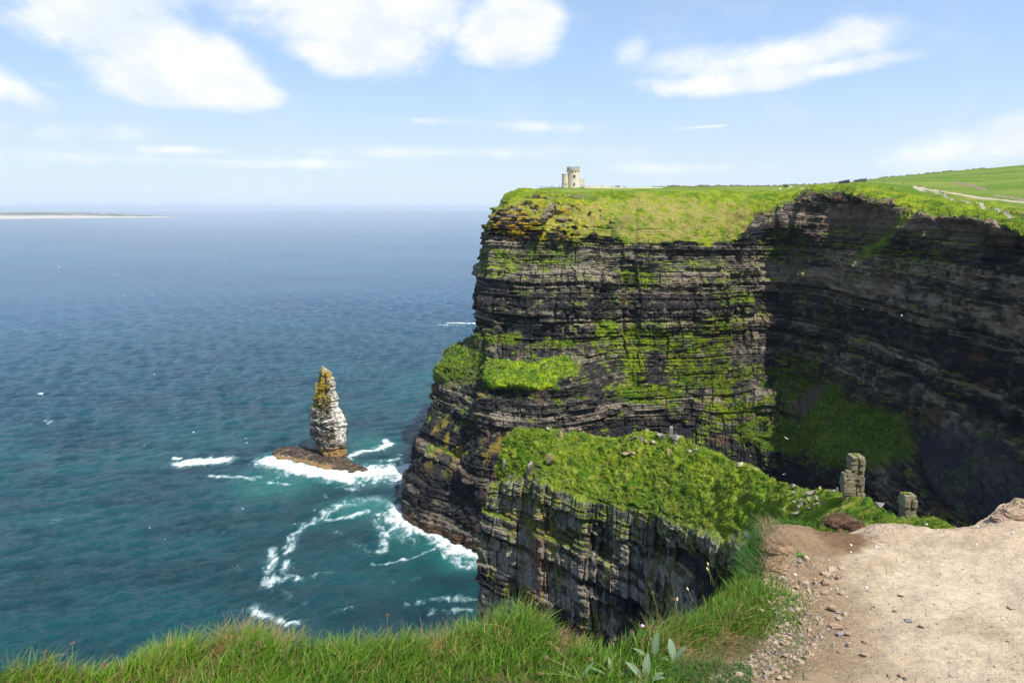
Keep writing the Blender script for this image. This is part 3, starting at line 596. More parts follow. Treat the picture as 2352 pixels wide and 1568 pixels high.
    wc = mixc(t, maprange(t, tq, 0.0, 1.0, 0.0, .8), deep, (.018, .165, .150))
    wc = mixc(t, mth(t, 'MULTIPLY', maprange(t, f, .15, .75), maprange(t, fo, .02, .5, 0, .6)), wc, (.10, .32, .32))
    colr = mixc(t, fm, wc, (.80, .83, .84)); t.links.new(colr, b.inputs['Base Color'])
    t.links.new(maprange(t, fm, 0, 1, .13, .9), b.inputs['Roughness']); b.inputs['IOR'].default_value = 1.38
    h1 = noise(t, mapping(t, pos, scale=(.65, 1.5, 1), rot=(0, 0, -.42)), .60, 8, .68, .3)
    bp = nn(t, 'ShaderNodeBump'); bp.inputs['Distance'].default_value = 2.2; bp.inputs['Strength'].default_value = .9
    t.links.new(h1.outputs[0], bp.inputs['Height']); t.links.new(bp.outputs[0], b.inputs['Normal'])
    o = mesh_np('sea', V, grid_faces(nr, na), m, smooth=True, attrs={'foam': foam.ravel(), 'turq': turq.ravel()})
    tag(o, 'teal open sea with foam around the rocks', kind='structure')
make_sea()

# ------------------------------------------------------------------ far island
def make_island():
    n, k = 260, 40
    L0 = PZ(-500, 508)[:2]; L1 = PZ(404, 498.6)[:2]
    tt = np.linspace(0, 1, n)[:, None]; w = np.linspace(0, 1, k)[None, :]
    X = L0[0] + (L1[0] - L0[0]) * tt + 0 * w; Yb = L0[1] + (L1[1] - L0[1]) * tt
    Y = Yb + w * 1500 * np.minimum(1, (1 - tt) * 4 + .05)
    prof = np.sin(np.pi * np.clip(w * 1.0, 0, 1)) ** .6
    hgt = (26 + 80 * sst(1 - tt, .02, .55) + 14 * fbm(tt * 14 + 0 * w, 0 * tt + w * 2, 0, 3, 400)) * sst(1 - tt, 0, .06)
    Z = -2 + hgt * prof + 6 * sst(w, 0, .05) * (1 - sst(w, .9, 1))
    c = lerp(np.broadcast_to(col3(.13, .14, .11), X.shape + (3,)), col3(.26, .25, .23), sst(fbm(X / 250, Y / 250, 0 * X, 4, 410), -.2, .35))
    c = lerp(c, col3(.42, .40, .36), (1 - sst(w, .05, .16)) * np.ones_like(X))
    o = mesh_np('island', np.stack([X, Y, Z], -1).reshape(-1, 3), grid_faces(n, k), M_CLIFF, c.reshape(-1, 3))
    tag(o, 'low hazy island lying on the horizon', kind='structure')
    return o
island = make_island()

# ------------------------------------------------------------------ sea stack and its rock shelf
def zv(x, y): return ((1000 + x / 2.851) / 1.7415, (1400 + y / 2.851) / 1.7415)
def make_stack():
    root = bpy.data.objects.new('sea_stack', None); link(root)
    cx, cy, _ = PZ(*zv(930, 1235)); root.location = (cx, cy + 8, 0)
    tag(root, 'tall thin layered rock stack whitened by birds, standing in surf left of the headland', 'sea stack')
    Ys = cy + 8
    Lz = [(800, 200), (797, 230), (800, 262), (785, 330), (778, 385), (765, 440), (748, 500), (735, 600), (708, 650), (682, 740), (690, 830), (692, 900), (700, 1000), (755, 1022), (760, 1100), (810, 1140), (815, 1200), (810, 1275), (800, 1320)]
    Rz = [(866, 200), (880, 235), (914, 250), (930, 310), (955, 375), (960, 450), (998, 540), (1015, 650), (1058, 740), (1085, 830), (1095, 940), (1090, 1060), (1100, 1130), (1110, 1180), (1095, 1240), (1050, 1285), (1040, 1340)]
    L = np.array([P(*zv(*q), Ys) for q in Lz]); Rr = np.array([P(*zv(*q), Ys) for q in Rz])
    nz, na = 420, 300
    z = np.linspace(L[0, 2], -3, nz); xl = np.interp(-z, -L[:, 2], L[:, 0]); xr = np.interp(-z, -Rr[:, 2], Rr[:, 0])
    th = np.linspace(0, 2 * math.pi, na, endpoint=False)
    # wedge shaped plan: dark face to the left front, bright face to the right
    wd = (xr - xl) / 2; cxs = (xr + xl) / 2
    c, s = np.cos(th), np.sin(th); e = 0.62
    ux = np.sign(c) * np.abs(c) ** e; uy = np.sign(s) * np.abs(s) ** e
    rot = math.radians(38); px = ux * math.cos(rot) - uy * math.sin(rot); py = ux * math.sin(rot) + uy * math.cos(rot)
    px /= np.abs(px).max(); py /= np.abs(py).max()
    X = cxs[:, None] + wd[:, None] * px; Y = Ys + (np.minimum(wd, 9)[:, None] * .9 + 1) * py; Z = z[:, None] + 0 * px
    Y[np.arange(nz)] += 0
    taper = sst(z, z[0] + .01, z[0] - 2)[:, None] * .75 + .25
    X = cxs[:, None] + (X - cxs[:, None]) * taper; Y = Ys + (Y - Ys) * taper
    G = np.stack([X, Y, Z], -1); G = G - np.array([0, 0, 0])
    out = np.stack([px + 0 * X, py + 0 * X, 0 * X], -1)
    out /= np.linalg.norm(out, axis=-1, keepdims=True)
    S = th[None, :] * 9 + 0 * X
    k2, f2 = bed_index(Z + .10 * X + .2 * fbm(X / 3, Y / 3, Z / 3, 2, 501), 1.1, 77); k1, f1 = bed_index(Z + .10 * X, 4.5, 78)
    a1 = np.floor(S / 3.2 + hsh(k1, 1, 4) * 5); 
    d = .9 * (hsh(k2, 3, 8) - .5) + 1.4 * (hsh(k1, 5, 8) - .5) + .9 * (hsh(np.floor(S / 1.3), k2, 6) - .5) + 2.0 * (hsh(a1, 3, 2) - .5) + 1.5 * fbm(X / 3, Y / 3, Z / 12, 3, 505) + 1.1 * fbm(X, Y, Z / .8, 2, 506) - .4 * (1 - sst(np.minimum(f2, 1 - f2), 0, .15))
    flute = -1.3 * (1 - sst(np.abs(fbm(S / 5, Z / 30, 0 * X, 2, 508)), .02, .14)) * sst(Z, 28, 38)
    edge = sst(z, z[0], z[0] - 1.5)[:, None]
    G2 = G + out * ((d + flute) * edge * .9)[..., None]
    G2[..., 2] += .5 * fbm(X / 1.5, Y / 1.5, 0 * X, 2, 509) * edge
    rightf = sst(px[None, :] * .95 + py[None, :] * .25 + .18 * fbm(X / 4, Y / 4, Z / 4, 3, 510), .28, .5) 
    c0 = lerp(np.broadcast_to(col3(.06, .055, .048), X.shape + (3,)), col3(.25, .22, .17), sst(hsh(k2, 5, 13) * .45 + .25 + .8 * fbm(X, Y, Z, 2, 511), .3, .9))
    yel = sst(fbm(X / 3, Y / 3, Z / 5, 3, 512) + sst(Z, 26, 46) * .75 - .55, -.1, .25) * (1 - rightf * .55) * sst(Z, 26, 34)
    c0 = lerp(c0, col3(.20, .16, .025), yel); c0 = lerp(c0, col3(.42, .28, .015), sst(fbm(X / 1.6, Y / 1.6, Z / 1.6, 3, 513) + .35 * sst(Z, 50, 64), .22, .4) * yel)
    guano_sun = np.clip(rightf * (1 - sst(Z, 44, 62) * .55) * sst(fbm(X / 2, Y / 2, Z / .8, 3, 514), -.5, .05) + sst(fbm(X / 4, Y / 4, Z / 1.2, 3, 515), .12, .3) * .7 * sst(Z, 18, 24) * (1 - sst(Z, 28, 33)), 0, 1)  # guano white on the right face, also painting it as the sunlit side
    c0 = lerp(c0, col3(.72, .68, .60), guano_sun * .95 * sst(Z, 8, 13))
    c0 = lerp(c0, col3(.80, .80, .78), sst(Z, z[0] - 1.2, z[0] - .4))
    c0 = lerp(c0, col3(.30, .19, .07), (1 - sst(Z + fbm(X, Y, Z, 2, 516), 6, 9)) * .9)
    loc = np.array(root.location)
    top = len(G2.reshape(-1, 3)); V = np.concatenate([G2.reshape(-1, 3), [G2[0].mean(0) + [0, 0, .4]]]) - loc
    F = grid_faces(nz, na, wrap=True); capf = np.array([[top, i, (i + 1) % na, (i + 1) % na] for i in range(na)])
    CC = np.concatenate([c0.reshape(-1, 3), [[.8, .8, .78]]])
    F3 = np.concatenate([F[:, [0, 1, 2]], F[:, [0, 2, 3]], capf[:, :3]])
    mesh_np('rock_column', V, F3, M_STACK, CC, parent=root)
    # small leaning pinnacles on the shoulder and at the summit
    def pin(bx, ty, by, wz, cc):
        b = P(*zv(bx, by), Ys - 3) ; tpt = P(*zv(bx, ty), Ys - 3); h = tpt[2] - b[2]; w = wz / 2.851 / 1.7415 / FL * 460 / 2 * 1
        n, kk = 24, 16; tz = np.linspace(0, 1, n)[:, None]; a = np.linspace(0, 2 * math.pi, kk, endpoint=False)[None, :]
        rr = w * (1.1 - .5 * tz ** 2) * (1 + .35 * (hsh(np.floor(tz * 9), np.floor(a * 1.2), 3) - .5))
        V = np.stack([b[0] + rr * np.cos(a), b[1] + rr * np.sin(a), b[2] - 1 + (h + 1) * tz + 0 * a], -1).reshape(-1, 3)
        V = np.concatenate([V, [[b[0], b[1], b[2] + h + .2]]]) - loc
        F = grid_faces(n, kk, wrap=True); cap = np.array([[(n - 1) * kk + i, (n - 1) * kk + (i + 1) % kk, n * kk] for i in range(kk)])
        F3 = np.concatenate([F[:, [0, 1, 2]], F[:, [0, 2, 3]], cap])
        mesh_np('pinnacle', V, F3, M_STACK, np.broadcast_to(np.array(cc), (len(V), 3)) * (.7 + .6 * RNG.random((len(V), 1))), parent=root)
    pin(757, 368, 520, 26, (.30, .26, .05)); pin(898, 240, 330, 42, (.38, .26, .04)); pin(835, 186, 260, 46, (.36, .28, .10)); pin(845, 600, 720, 42, (.32, .25, .05)); pin(785, 590, 800, 44, (.26, .22, .06))
    # the shelf the stack stands on
    pol = [(255, 1150), (300, 1120), (430, 1092), (560, 1100), (700, 1120), (800, 1140), (950, 1180), (1110, 1215), (1190, 1262), (1290, 1300), (1352, 1338), (1250, 1352), (1130, 1366), (1040, 1340), (930, 1330), (830, 1322), (740, 1295), (640, 1268), (520, 1245), (400, 1225), (320, 1218)]
    pts = np.array([PZ(*zv(a, b), 1.2)[:2] for a, b in pol])
    lo = pts.min(0) - 3; hi = pts.max(0) + 3; nx, ny = 380, 170
    X, Y = np.meshgrid(np.linspace(lo[0], hi[0], nx), np.linspace(lo[1], hi[1], ny))
    Xw = X + 1.2 * fbm(X / 4, Y / 4, 0 * X, 3, 520); Yw = Y + 2.2 * fbm(X / 4, Y / 4, 0 * X, 3, 521)
    dd = seg_dist(Xw, Yw, np.concatenate([pts, pts[:1]])); ins = np.zeros(X.shape, bool); j = len(pts) - 1
    for i in range(len(pts)):
        xi, yi = pts[i]; xj, yj = pts[j]
        ins ^= ((yi > Yw) != (yj > Yw)) & (Xw < (xj - xi) * (Yw - yi) / (yj - yi + 1e-12) + xi); j = i
    sd = np.where(ins, dd, -dd)
    right = sst(X, cx + 2, cx + 9)
    h = -2 + (3.1 - 1.2 * right) * sst(sd, -.9, .5) + .8 * sst(sd, .8, 2.6) * (1 - right * .6) + .7 * np.floor(2 * fbm(X / 5, Y / 5, 0 * X, 3, 523) + 1) * .5 * sst(sd, .5, 3) + .35 * fbm(X / 1.2, Y / 1.2, 0 * X, 3, 524)
    c1 = lerp(np.broadcast_to(col3(.040, .030, .024), X.shape + (3,)), col3(.10, .072, .045), sst(fbm(X / 3, Y / 3, 0 * X, 3, 525), -.2, .4))
    c1 = lerp(c1, col3(.25, .155, .065), (1 - sst(sd + fbm(X / 2, Y / 2, 0 * X, 2, 526), .8, 2.6)) * (1 - right) * (Y < cy + 6))  # front rim painted orange-brown as sunlit against the darker, shaded inner shelf
    c1 = lerp(c1, col3(.6, .6, .58), sst(fbm(X / 2, Y / 1, 0 * X, 3, 527), .42, .5) * .6)
    keep = (sd > -1.6).ravel()
    V = np.stack([X, Y, h], -1).reshape(-1, 3) - loc
    F = grid_faces(ny, nx); F = F[keep[F].all(1)]
    mesh_np('rock_shelf', V, F, M_STACK, c1.reshape(-1, 3), parent=root)
make_stack()

# ------------------------------------------------------------------ ray helper on real surfaces
bpy.context.view_layer.update()
def hit(u, v, objs):
    dx, dy, dz = [float(q) for q in ray(u, v)]; d = Vector((dx, dy, dz)).normalized(); best = None
    for o in objs:
        mi = o.matrix_world.inverted(); ok, loc, nrm, _ = o.ray_cast(mi @ Vector((0, 0, H)), mi.to_3x3() @ d)
        if ok:
            w = o.matrix_world @ loc; L = (w - Vector((0, 0, H))).length
            if best is None or L < best[2]: best = (w, nrm, L)
    return best
def ground_z(x, y, objs, top=400):
    best = None
    for o in objs:
        mi = o.matrix_world.inverted(); ok, loc, nrm, _ = o.ray_cast(mi @ Vector((x, y, top)), mi.to_3x3() @ Vector((0, 0, -1)))
        if ok:
            w = o.matrix_world @ loc
            if best is None or w.z > best: best = w.z
    return best

# ------------------------------------------------------------------ the clifftop we stand on
GZ = 174.4
EDGE_UV = [(-900, 1640), (-300, 1590), (0, 1556), (150, 1560), (300, 1540), (420, 1512), (600, 1500), (760, 1505), (900, 1488), (1080, 1476), (1250, 1468), (1340, 1486), (1395, 1496), (1460, 1470), (1560, 1432), (1640, 1385), (1690, 1325),
           (1722, 1262), (1752, 1205), (1800, 1196), (1850, 1196), (1900, 1205), (1960, 1203), (2010, 1192), (2080, 1194), (2160, 1196), (2240, 1191), (2290, 1180), (2352, 1150), (2450, 1110)]
def _e(u, v):
    p = PZ(u, v, GZ); return [p[0], p[1]]
EDGE = np.array([[-60, -40], [-25, -14], [-9, -1.2], [-5, .6]] + [_e(u, v) for u, v in EDGE_UV] + [[5.4, 5.2], [12, 9], [30, 18], [60, 30], [90, 34]], float)
def sdist(X, Y, pts=EDGE):
    """signed distance to the cliff edge: positive on land (right / behind the line)"""
    best = np.full(X.shape, 1e9); sg = np.ones(X.shape)
    for a, b in zip(pts[:-1], pts[1:]):
        ab = b - a; L = ab @ ab
        tt = np.clip(((X - a[0]) * ab[0] + (Y - a[1]) * ab[1]) / L, 0, 1)
        dx = X - a[0] - tt * ab[0]; dy = Y - a[1] - tt * ab[1]; d = np.hypot(dx, dy)
        cr = ab[0] * (Y - a[1]) - ab[1] * (X - a[0]); m = d < best - 1e-9
        best = np.where(m, d, best); sg = np.where(m, np.where(cr > 0, -1.0, 1.0), sg)
    return best * sg
GB_UV = [(1600, 1700), (1655, 1600), (1690, 1568), (1725, 1540), (1755, 1520), (1790, 1505), (1838, 1480), (1850, 1440), (1845, 1380), (1800, 1325), (1745, 1300), (1735, 1250), (1752, 1200)]
GB = np.array([[-.2, -8], [.2, -2], [.35, .6]] + [_e(u, v) for u, v in GB_UV] + [[1.4, 6]], float)
def grassland(X, Y):      # >0: turf side
    d = sdist(X, Y, GB); return -d
def near_height(X, Y, detail=True):
    sd = sdist(X + .05 * fbm(X * 2.2, Y * 2.2, 0 * X, 3, 600), Y + .05 * fbm(X * 2.2, Y * 2.2, 0 * X, 3, 601)); gl = grassland(X, Y)
    z = GZ + .02 * fbm(X / 1.2, Y / 1.2, 0 * X, 3, 602) + .026 * fbm(X / .30, Y / .20, 0 * X, 4, 603)
    def hump(u, v, r, h, ry=None):
        c = PZ(u, v, GZ); return h * np.exp(-((X - c[0]) / r) ** 2 - ((Y - c[1]) / (ry or r)) ** 2)
    z = z + hump(1800, 1235, .20, .05) + hump(2345, 1165, .22, .07, .12) + hump(2300, 1180, .12, .035) + hump(2040, 1198, .12, .02) - hump(1880, 1240, .15, .02)
    z = z + hump(1210, 1500, .28, .025) + hump(740, 1520, .3, .03) + hump(520, 1512, .25, .035) + hump(60, 1570, .3, .03)
    z = z + sst(gl, -.05, .25) * (.02 + .03 * fbm(X * 1.6, Y * 1.6, 0 * X, 3, 604))
    fine = .012 * fbm(X * 5, Y * 5, 0 * X, 4, 605, .6) + .006 * fbm(X * 22, Y * 22, 0 * X, 3, 606, .6)
    rough = 1 - sst(sd, .0, .35); mound = np.exp(-(((X - PZ(1810, 1260, GZ)[0]) / .3) ** 2 + ((Y - PZ(1810, 1260, GZ)[1]) / .35) ** 2))
    z = z + fine * (.55 + 1.6 * np.clip(rough + mound, 0, 1))
    lip = -.05 * (1 - sst(sd, -.02, .14))
    drop = np.where(sd < 0, -np.minimum(-sd * 5.0 + 1.2 * np.maximum(0, -sd) ** 1.2, 178), 0)
    return z + lip + drop, sd, gl
def make_near():
    xs = np.concatenate([np.linspace(-70, -6, 30, endpoint=False), np.linspace(-6, -3.2, 60, endpoint=False), np.linspace(-3.2, 4.2, 720, endpoint=False), np.linspace(4.2, 8, 60, endpoint=False), np.linspace(8, 95, 50)])
    ys = np.concatenate([np.linspace(-60, -2, 30, endpoint=False), np.linspace(-2, 1.2, 60, endpoint=False), np.linspace(1.2, 4.3, 430, endpoint=False), np.linspace(4.3, 8, 60, endpoint=False), np.linspace(8, 60, 60)])
    X, Y = np.meshgrid(xs, ys); Z, sd, gl = near_height(X, Y)
    n1 = fbm(X * 1.3, Y * 1.3, 0 * X, 4, 610, .6); n2 = fbm(X * 8, Y * 8, 0 * X, 3, 611, .6)
    c = lerp(np.broadcast_to(col3(.465, .37, .27), X.shape + (3,)), col3(.36, .275, .18), sst(n1 + .3 * n2, 0, .55))
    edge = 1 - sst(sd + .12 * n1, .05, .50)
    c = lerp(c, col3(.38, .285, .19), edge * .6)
    uu, vv = proj(np.stack([X, Y, Z], -1))
    side = (1 - sst(-gl, .05, .55)) * (gl < 0)                       # gravelly margin beside the turf
    c = lerp(c, col3(.31, .235, .155), side * .9)
    cm = PZ(1880, 1235, GZ); md = np.exp(-((X - cm[0]) / .32) ** 2 - ((Y - cm[1]) / .22) ** 2)
    c = lerp(c, col3(.155, .092, .052), sst(md + .3 * n2 + .2 * n1, .35, .65))
    cm = PZ(1800, 1250, GZ); md = np.exp(-((X - cm[0]) / .26) ** 2 - ((Y - cm[1]) / .40) ** 2)
    c = lerp(c, col3(.225, .155, .095), sst(md + .3 * n2, .3, .7) * .8)
    for (a, b) in [(2230, 1440), (2210, 1250), (1990, 1300)]:
        cm = PZ(a, b, GZ); c = lerp(c, col3(.33, .255, .17), sst(np.exp(-((X - cm[0]) / .22) ** 2 - ((Y - cm[1]) / .10) ** 2) + .25 * n2, .45, .8) * .6)
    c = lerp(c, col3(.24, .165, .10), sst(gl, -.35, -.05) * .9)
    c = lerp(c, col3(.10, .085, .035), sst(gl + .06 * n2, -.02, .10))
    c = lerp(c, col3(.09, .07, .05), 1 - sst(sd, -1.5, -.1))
    m = bpy.data.materials.new('dry_cracked_earth'); m.use_nodes = True; t = m.node_tree; b = t.nodes['Principled BSDF']; b.inputs['Roughness'].default_value = .95; b.inputs['Specular IOR Level'].default_value = .12
    pos = nn(t, 'ShaderNodeNewGeometry').outputs['Position']; at = nn(t, 'ShaderNodeAttribute', attribute_name='Col').outputs['Color']
    warp = noise(t, pos, 6, 4, .6); wv = nn(t, 'ShaderNodeVectorMath', operation='MULTIPLY_ADD'); t.links.new(warp.outputs['Color'], wv.inputs[0]); wv.inputs[1].default_value = (.10, .10, 0); t.links.new(pos, wv.inputs[2])
    flat = nn(t, 'ShaderNodeVectorMath', operation='MULTIPLY'); t.links.new(wv.outputs[0], flat.inputs[0]); flat.inputs[1].default_value = (1, 1, 0)
    def crack(sc, w):
        vo = nn(t, 'ShaderNodeTexVoronoi', feature='DISTANCE_TO_EDGE'); vo.inputs['Scale'].default_value = sc; t.links.new(flat.outputs[0], vo.inputs['Vector'])
        return maprange(t, vo.outputs['Distance'], 0.0, w, 0, 1)
    mask = maprange(t, noise(t, pos, 1.6, 3, .6).outputs[0], .42, .62)
    c1 = crack(17, .05); c2 = crack(40, .09)
    c2 = mth(t, 'MAXIMUM', c2, mth(t, 'SUBTRACT', 1.0, mask)); cr = mth(t, 'MULTIPLY', c1, mth(t, 'ADD', mth(t, 'MULTIPLY', c2, .8), .2))
    gn = noise(t, mapping(t, pos, scale=(.7, 1.3, 1)), 42, 8, .75); gm = noise(t, pos, 9, 5, .65)
    sc = nn(t, 'ShaderNodeVectorMath', operation='SCALE'); t.links.new(at, sc.inputs[0])
    f = mth(t, 'ADD', mth(t, 'MULTIPLY', gn.outputs[0], .9), mth(t, 'MULTIPLY', gm.outputs[0], 1.0)); t.links.new(mth(t, 'ADD', f, .05), sc.inputs['Scale'])
    cc = mixc(t, mth(t, 'SUBTRACT', 1.0, cr), sc.outputs[0], (.17, .10, .06)); cc2 = mixc(t, mth(t, 'MULTIPLY', maprange(t, noise(t, pos, 3.3, 4, .6).outputs[0], .45, .70), .24), sc.outputs[0], cc); t.links.new(cc2, b.inputs['Base Color'])
    hh = mth(t, 'ADD', mth(t, 'MULTIPLY', cr, .13), mth(t, 'ADD', mth(t, 'MULTIPLY', gn.outputs[0], .55), mth(t, 'MULTIPLY', gm.outputs[0], .9)))
    bp = nn(t, 'ShaderNodeBump'); bp.inputs['Distance'].default_value = .016; bp.inputs['Strength'].default_value = 1.0; t.links.new(hh, bp.inputs['Height']); t.links.new(bp.outputs[0], b.inputs['Normal'])
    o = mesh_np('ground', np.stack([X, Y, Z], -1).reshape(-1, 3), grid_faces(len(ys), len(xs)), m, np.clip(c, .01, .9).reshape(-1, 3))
    tag(o, 'dry cracked earth path and turf at the cliff edge', kind='structure')
    return o
ground = make_near()

# ------------------------------------------------------------------ grass blades
def mat_leaf(name, trans=.35, rough=.55):
    m = bpy.data.materials.new(name); m.use_nodes = True; t = m.node_tree; b = t.nodes['Principled BSDF']; o = t.nodes['Material Output']
    at = nn(t, 'ShaderNodeAttribute', attribute_name='Col').outputs['Color']; t.links.new(at, b.inputs['Base Color']); b.inputs['Roughness'].default_value = rough; b.inputs['Specular IOR Level'].default_value = .3
    tr = nn(t, 'ShaderNodeBsdfTranslucent'); t.links.new(at, tr.inputs[0]); mx = nn(t, 'ShaderNodeMixShader'); mx.inputs[0].default_value = trans
    t.links.new(b.outputs[0], mx.inputs[1]); t.links.new(tr.outputs[0], mx.inputs[2]); t.links.new(mx.outputs[0], o.inputs[0])
    return m
M_BLADE = mat_leaf('grass_blade')
def blades(name, base, length, width, lean_dir, lean, col, mat, segs=4, label=None):
    n = len(base); t = np.linspace(0, 1, segs + 1)[None, :]
    d = np.stack([np.cos(lean_dir), np.sin(lean_dir)], -1)                      # n x 2
    hx = (lean * length)[:, None] * t ** 1.8; hz = length[:, None] * (t - .38 * lean[:, None] * t ** 2.4)
    cx = base[:, 0:1] + d[:, 0:1] * hx; cy = base[:, 1:2] + d[:, 1:2] * hx; cz = base[:, 2:3] + hz
    face = RNG.random(n) * math.pi * 2; sx = np.cos(face)[:, None]; sy = np.sin(face)[:, None]
    w = width[:, None] * (1 - .92 * t ** 1.6) * .5
    A = np.stack([cx - sx * w, cy - sy * w, cz], -1); B = np.stack([cx + sx * w, cy + sy * w, cz], -1)
    V = np.stack([A, B], 2).reshape(n, -1, 3); k = V.shape[1]
    f = np.array([[2 * i, 2 * i + 1, 2 * i + 3, 2 * i + 2] for i in range(segs)])
    F = (np.arange(n)[:, None, None] * k + f[None]).reshape(-1, 4)
    tip = np.repeat(t, 2, axis=1).reshape(1, -1, 1)
    Cc = col[:, None, :] * (.80 + .35 * tip) + np.zeros((n, k, 3))
    return mesh_np(name, V.reshape(-1, 3), F, mat, Cc.reshape(-1, 3), smooth=True)
def make_grass():
    N = 620000; r = np.random.default_rng(12)
    x = r.uniform(-2.9, 1.75, N); y = r.uniform(1.25, 3.5, N)
    sd = sdist(x, y); gl = grassland(x, y)
    u, v = proj(np.stack([x, y, np.full(N, GZ)], -1))
    clump = fbm(x * 3.2, y * 3.2, 0 * x, 3, 700); clump2 = fbm(x * 11, y * 11, 0 * x, 2, 701)
    bare = np.zeros(N)
    for (a, b_, ra, rb) in [(725, 1500, .07, .05), (1000, 1520, .03, .02), (1075, 1530, .05, .03), (1290, 1510, .05, .03), (1440, 1520, .10, .025), (690, 1550, .06, .03), (790, 1515, .03, .03)]:
        c = PZ(a, b_, GZ); bare = np.maximum(bare, np.exp(-((x - c[0]) / ra) ** 2 - ((y - c[1]) / rb) ** 2))
    dens = sst(gl + .10 * clump, -.04, .22) * (.30 + .7 * sst(clump2 + .6 * clump, -.45, .3)) * (1 - sst(bare, .3, .7))
    keep = (sd > -.16) & (gl > -.12) & (r.random(N) < dens * .62) & (u > -260) & (u < 1900) & (v < 1800)
    x, y, sd, gl, clump, clump2, u, v = [q[keep] for q in (x, y, sd, gl, clump, clump2, u, v)]; n = len(x)
    z, _, _ = near_height(x, y); z -= .01
    e = 1 - sst(sd, .02, .35)
    tall = .040 + .034 * sst(clump, -.2, .5) + .022 * e
    for (a, b_, h) in [(430, 1512, .030), (540, 1505, .03), (1000, 1478, .035), (1130, 1470, .012), (1240, 1468, .012), (1180, 1470, .045), (880, 1490, .03), (1500, 1450, .03), (740, 1500, .02), (1730, 1290, .05), (60, 1562, .075), (230, 1552, .03), (1420, 1490, .02), (1520, 1450, .03), (1690, 1440, .04)]:
        c = PZ(a, b_, GZ); tall = tall + h * np.exp(-((x - c[0]) / .14) ** 2 - ((y - c[1]) / .10) ** 2)
    for (a, b_) in [(1370, 1492), (330, 1535), (800, 1500)]:
        c = PZ(a, b_, GZ); tall = tall * (1 - .15 * np.exp(-((x - c[0]) / .13) ** 2 - ((y - c[1]) / .10) ** 2))
    tall = .90 * tall * (.55 + .45 * sst(gl, .0, .3))
    L = tall * (.55 + .75 * r.random(n)); W = .0022 + .0036 * r.random(n) ** 2 + .003 * (r.random(n) < .07)
    ld = .35 + 1.0 * r.normal(size=n) + 1.2 * clump; lean = np.clip(.28 + .55 * r.random(n) + .25 * r.normal(size=n), .02, 1.15)
    g = r.random(n)[:, None]; c = col3(.045, .135, .008) * (1 - g) + col3(.165, .300, .018) * g
    left = (1 - sst(u, 250, 700))[:, None]; c = c * (1 + .20 * left) + left * col3(.025, .02, 0)
    blue = (r.random(n) < .10)[:, None]; c = np.where(blue, c * col3(.9, 1.05, 2.6), c)
    pd = .05 + .14 * left[:, 0] + .10 * e + .14 * sst(clump2 - .4 * clump, .15, .5); dry = r.random(n) < pd; c = np.where(dry[:, None], col3(.34, .26, .09) * (.6 + .6 * r.random(n)[:, None]), c)
    tan = np.zeros(n)
    for (a, b_, rr) in [(560, 1490, .09), (640, 1495, .08), (1300, 1492, .05), (890, 1480, .05), (1310, 1440, .05), (1560, 1520, .06), (1000, 1510, .05), (500, 1540, .05), (1680, 1480, .06)]:
        q = PZ(a, b_, GZ); tan = np.maximum(tan, np.exp(-((x - q[0]) / rr) ** 2 - ((y - q[1]) / .07) ** 2))
    tm = r.random(n) < tan * .85; c = np.where(tm[:, None], col3(.42, .27, .12) * (.6 + .7 * r.random(n)[:, None]), c); lean = np.where(tm, lean * 1.5 + .3, lean); W = np.where(tm, W * .6, W)
    o = blades('grass', np.stack([x, y, z], -1), L, W, ld, lean, c.astype(np.float32), M_BLADE)
    tag(o, 'dense long green grass along the near cliff edge', 'grass', kind='stuff')
    # sparse dry grass and hanging roots on the earth lump at the path edge
    bs, ll, ww, dd, le, cc = [], [], [], [], [], []
    for k in range(420):
        a = 1758 + r.normal() * 16; b_ = 1190 + abs(r.normal()) * 70 ; p = PZ(a + (b_ - 1190) * .1, b_, GZ)
        bs.append([p[0], p[1]]); ll.append(.03 + .07 * r.random()); ww.append(.0014); dd.append(2.6 + 1.0 * r.normal()); le.append(.4 + .9 * r.random()); cc.append(np.array([.46, .34, .19]) * (.5 + .7 * r.random()))
    for k in range(1500):
        a = 1800 + r.random() * 220 - 40; b_ = 1198 + r.normal() * 5; p = PZ(a, b_, GZ)
        if a > 1890: continue
        bs.append([p[0], p[1]]); ll.append(.02 + .05 * r.random()); ww.append(.003); dd.append(r.random() * 6.28); le.append(.3 + .6 * r.random()); cc.append(np.array([.09, .20, .02]) * (.6 + .9 * r.random()))
    for k in range(4200):          # sprigs along the gravel margin and the dark tuft on the left flank
        if k % 2: a = 1725 + r.normal() * 16; b_ = 1262 + r.normal() * 34; l0 = .06
        else: a = (1700 + r.random() * 160) if k % 4 else (1490 + r.random() * 240); b_ = (1400 + r.random() * 165) if k % 4 else (1530 + r.random() * 60); l0 = .02 if k % 4 else .035
        p = PZ(a, b_, GZ); bs.append([p[0], p[1]]); ll.append(l0 * (.5 + r.random())); ww.append(.0028); dd.append(3.1 + 1.1 * r.normal()); le.append(.3 + .8 * r.random()); cc.append(np.array([.06, .16, .03]) * (.5 + 1.0 * r.random()))
    bs = np.array(bs); zz, sdd, _ = near_height(bs[:, 0], bs[:, 1]); zz = np.maximum(zz, GZ - .25)
    o = blades('dry_grass', np.c_[bs, zz - .006], np.array(ll), np.array(ww), np.array(dd), np.array(le), np.array(cc, np.float32), M_BLADE)
    tag(o, 'wispy dry grass and sprigs around the bare earth lump', 'grass', kind='stuff')
make_grass()

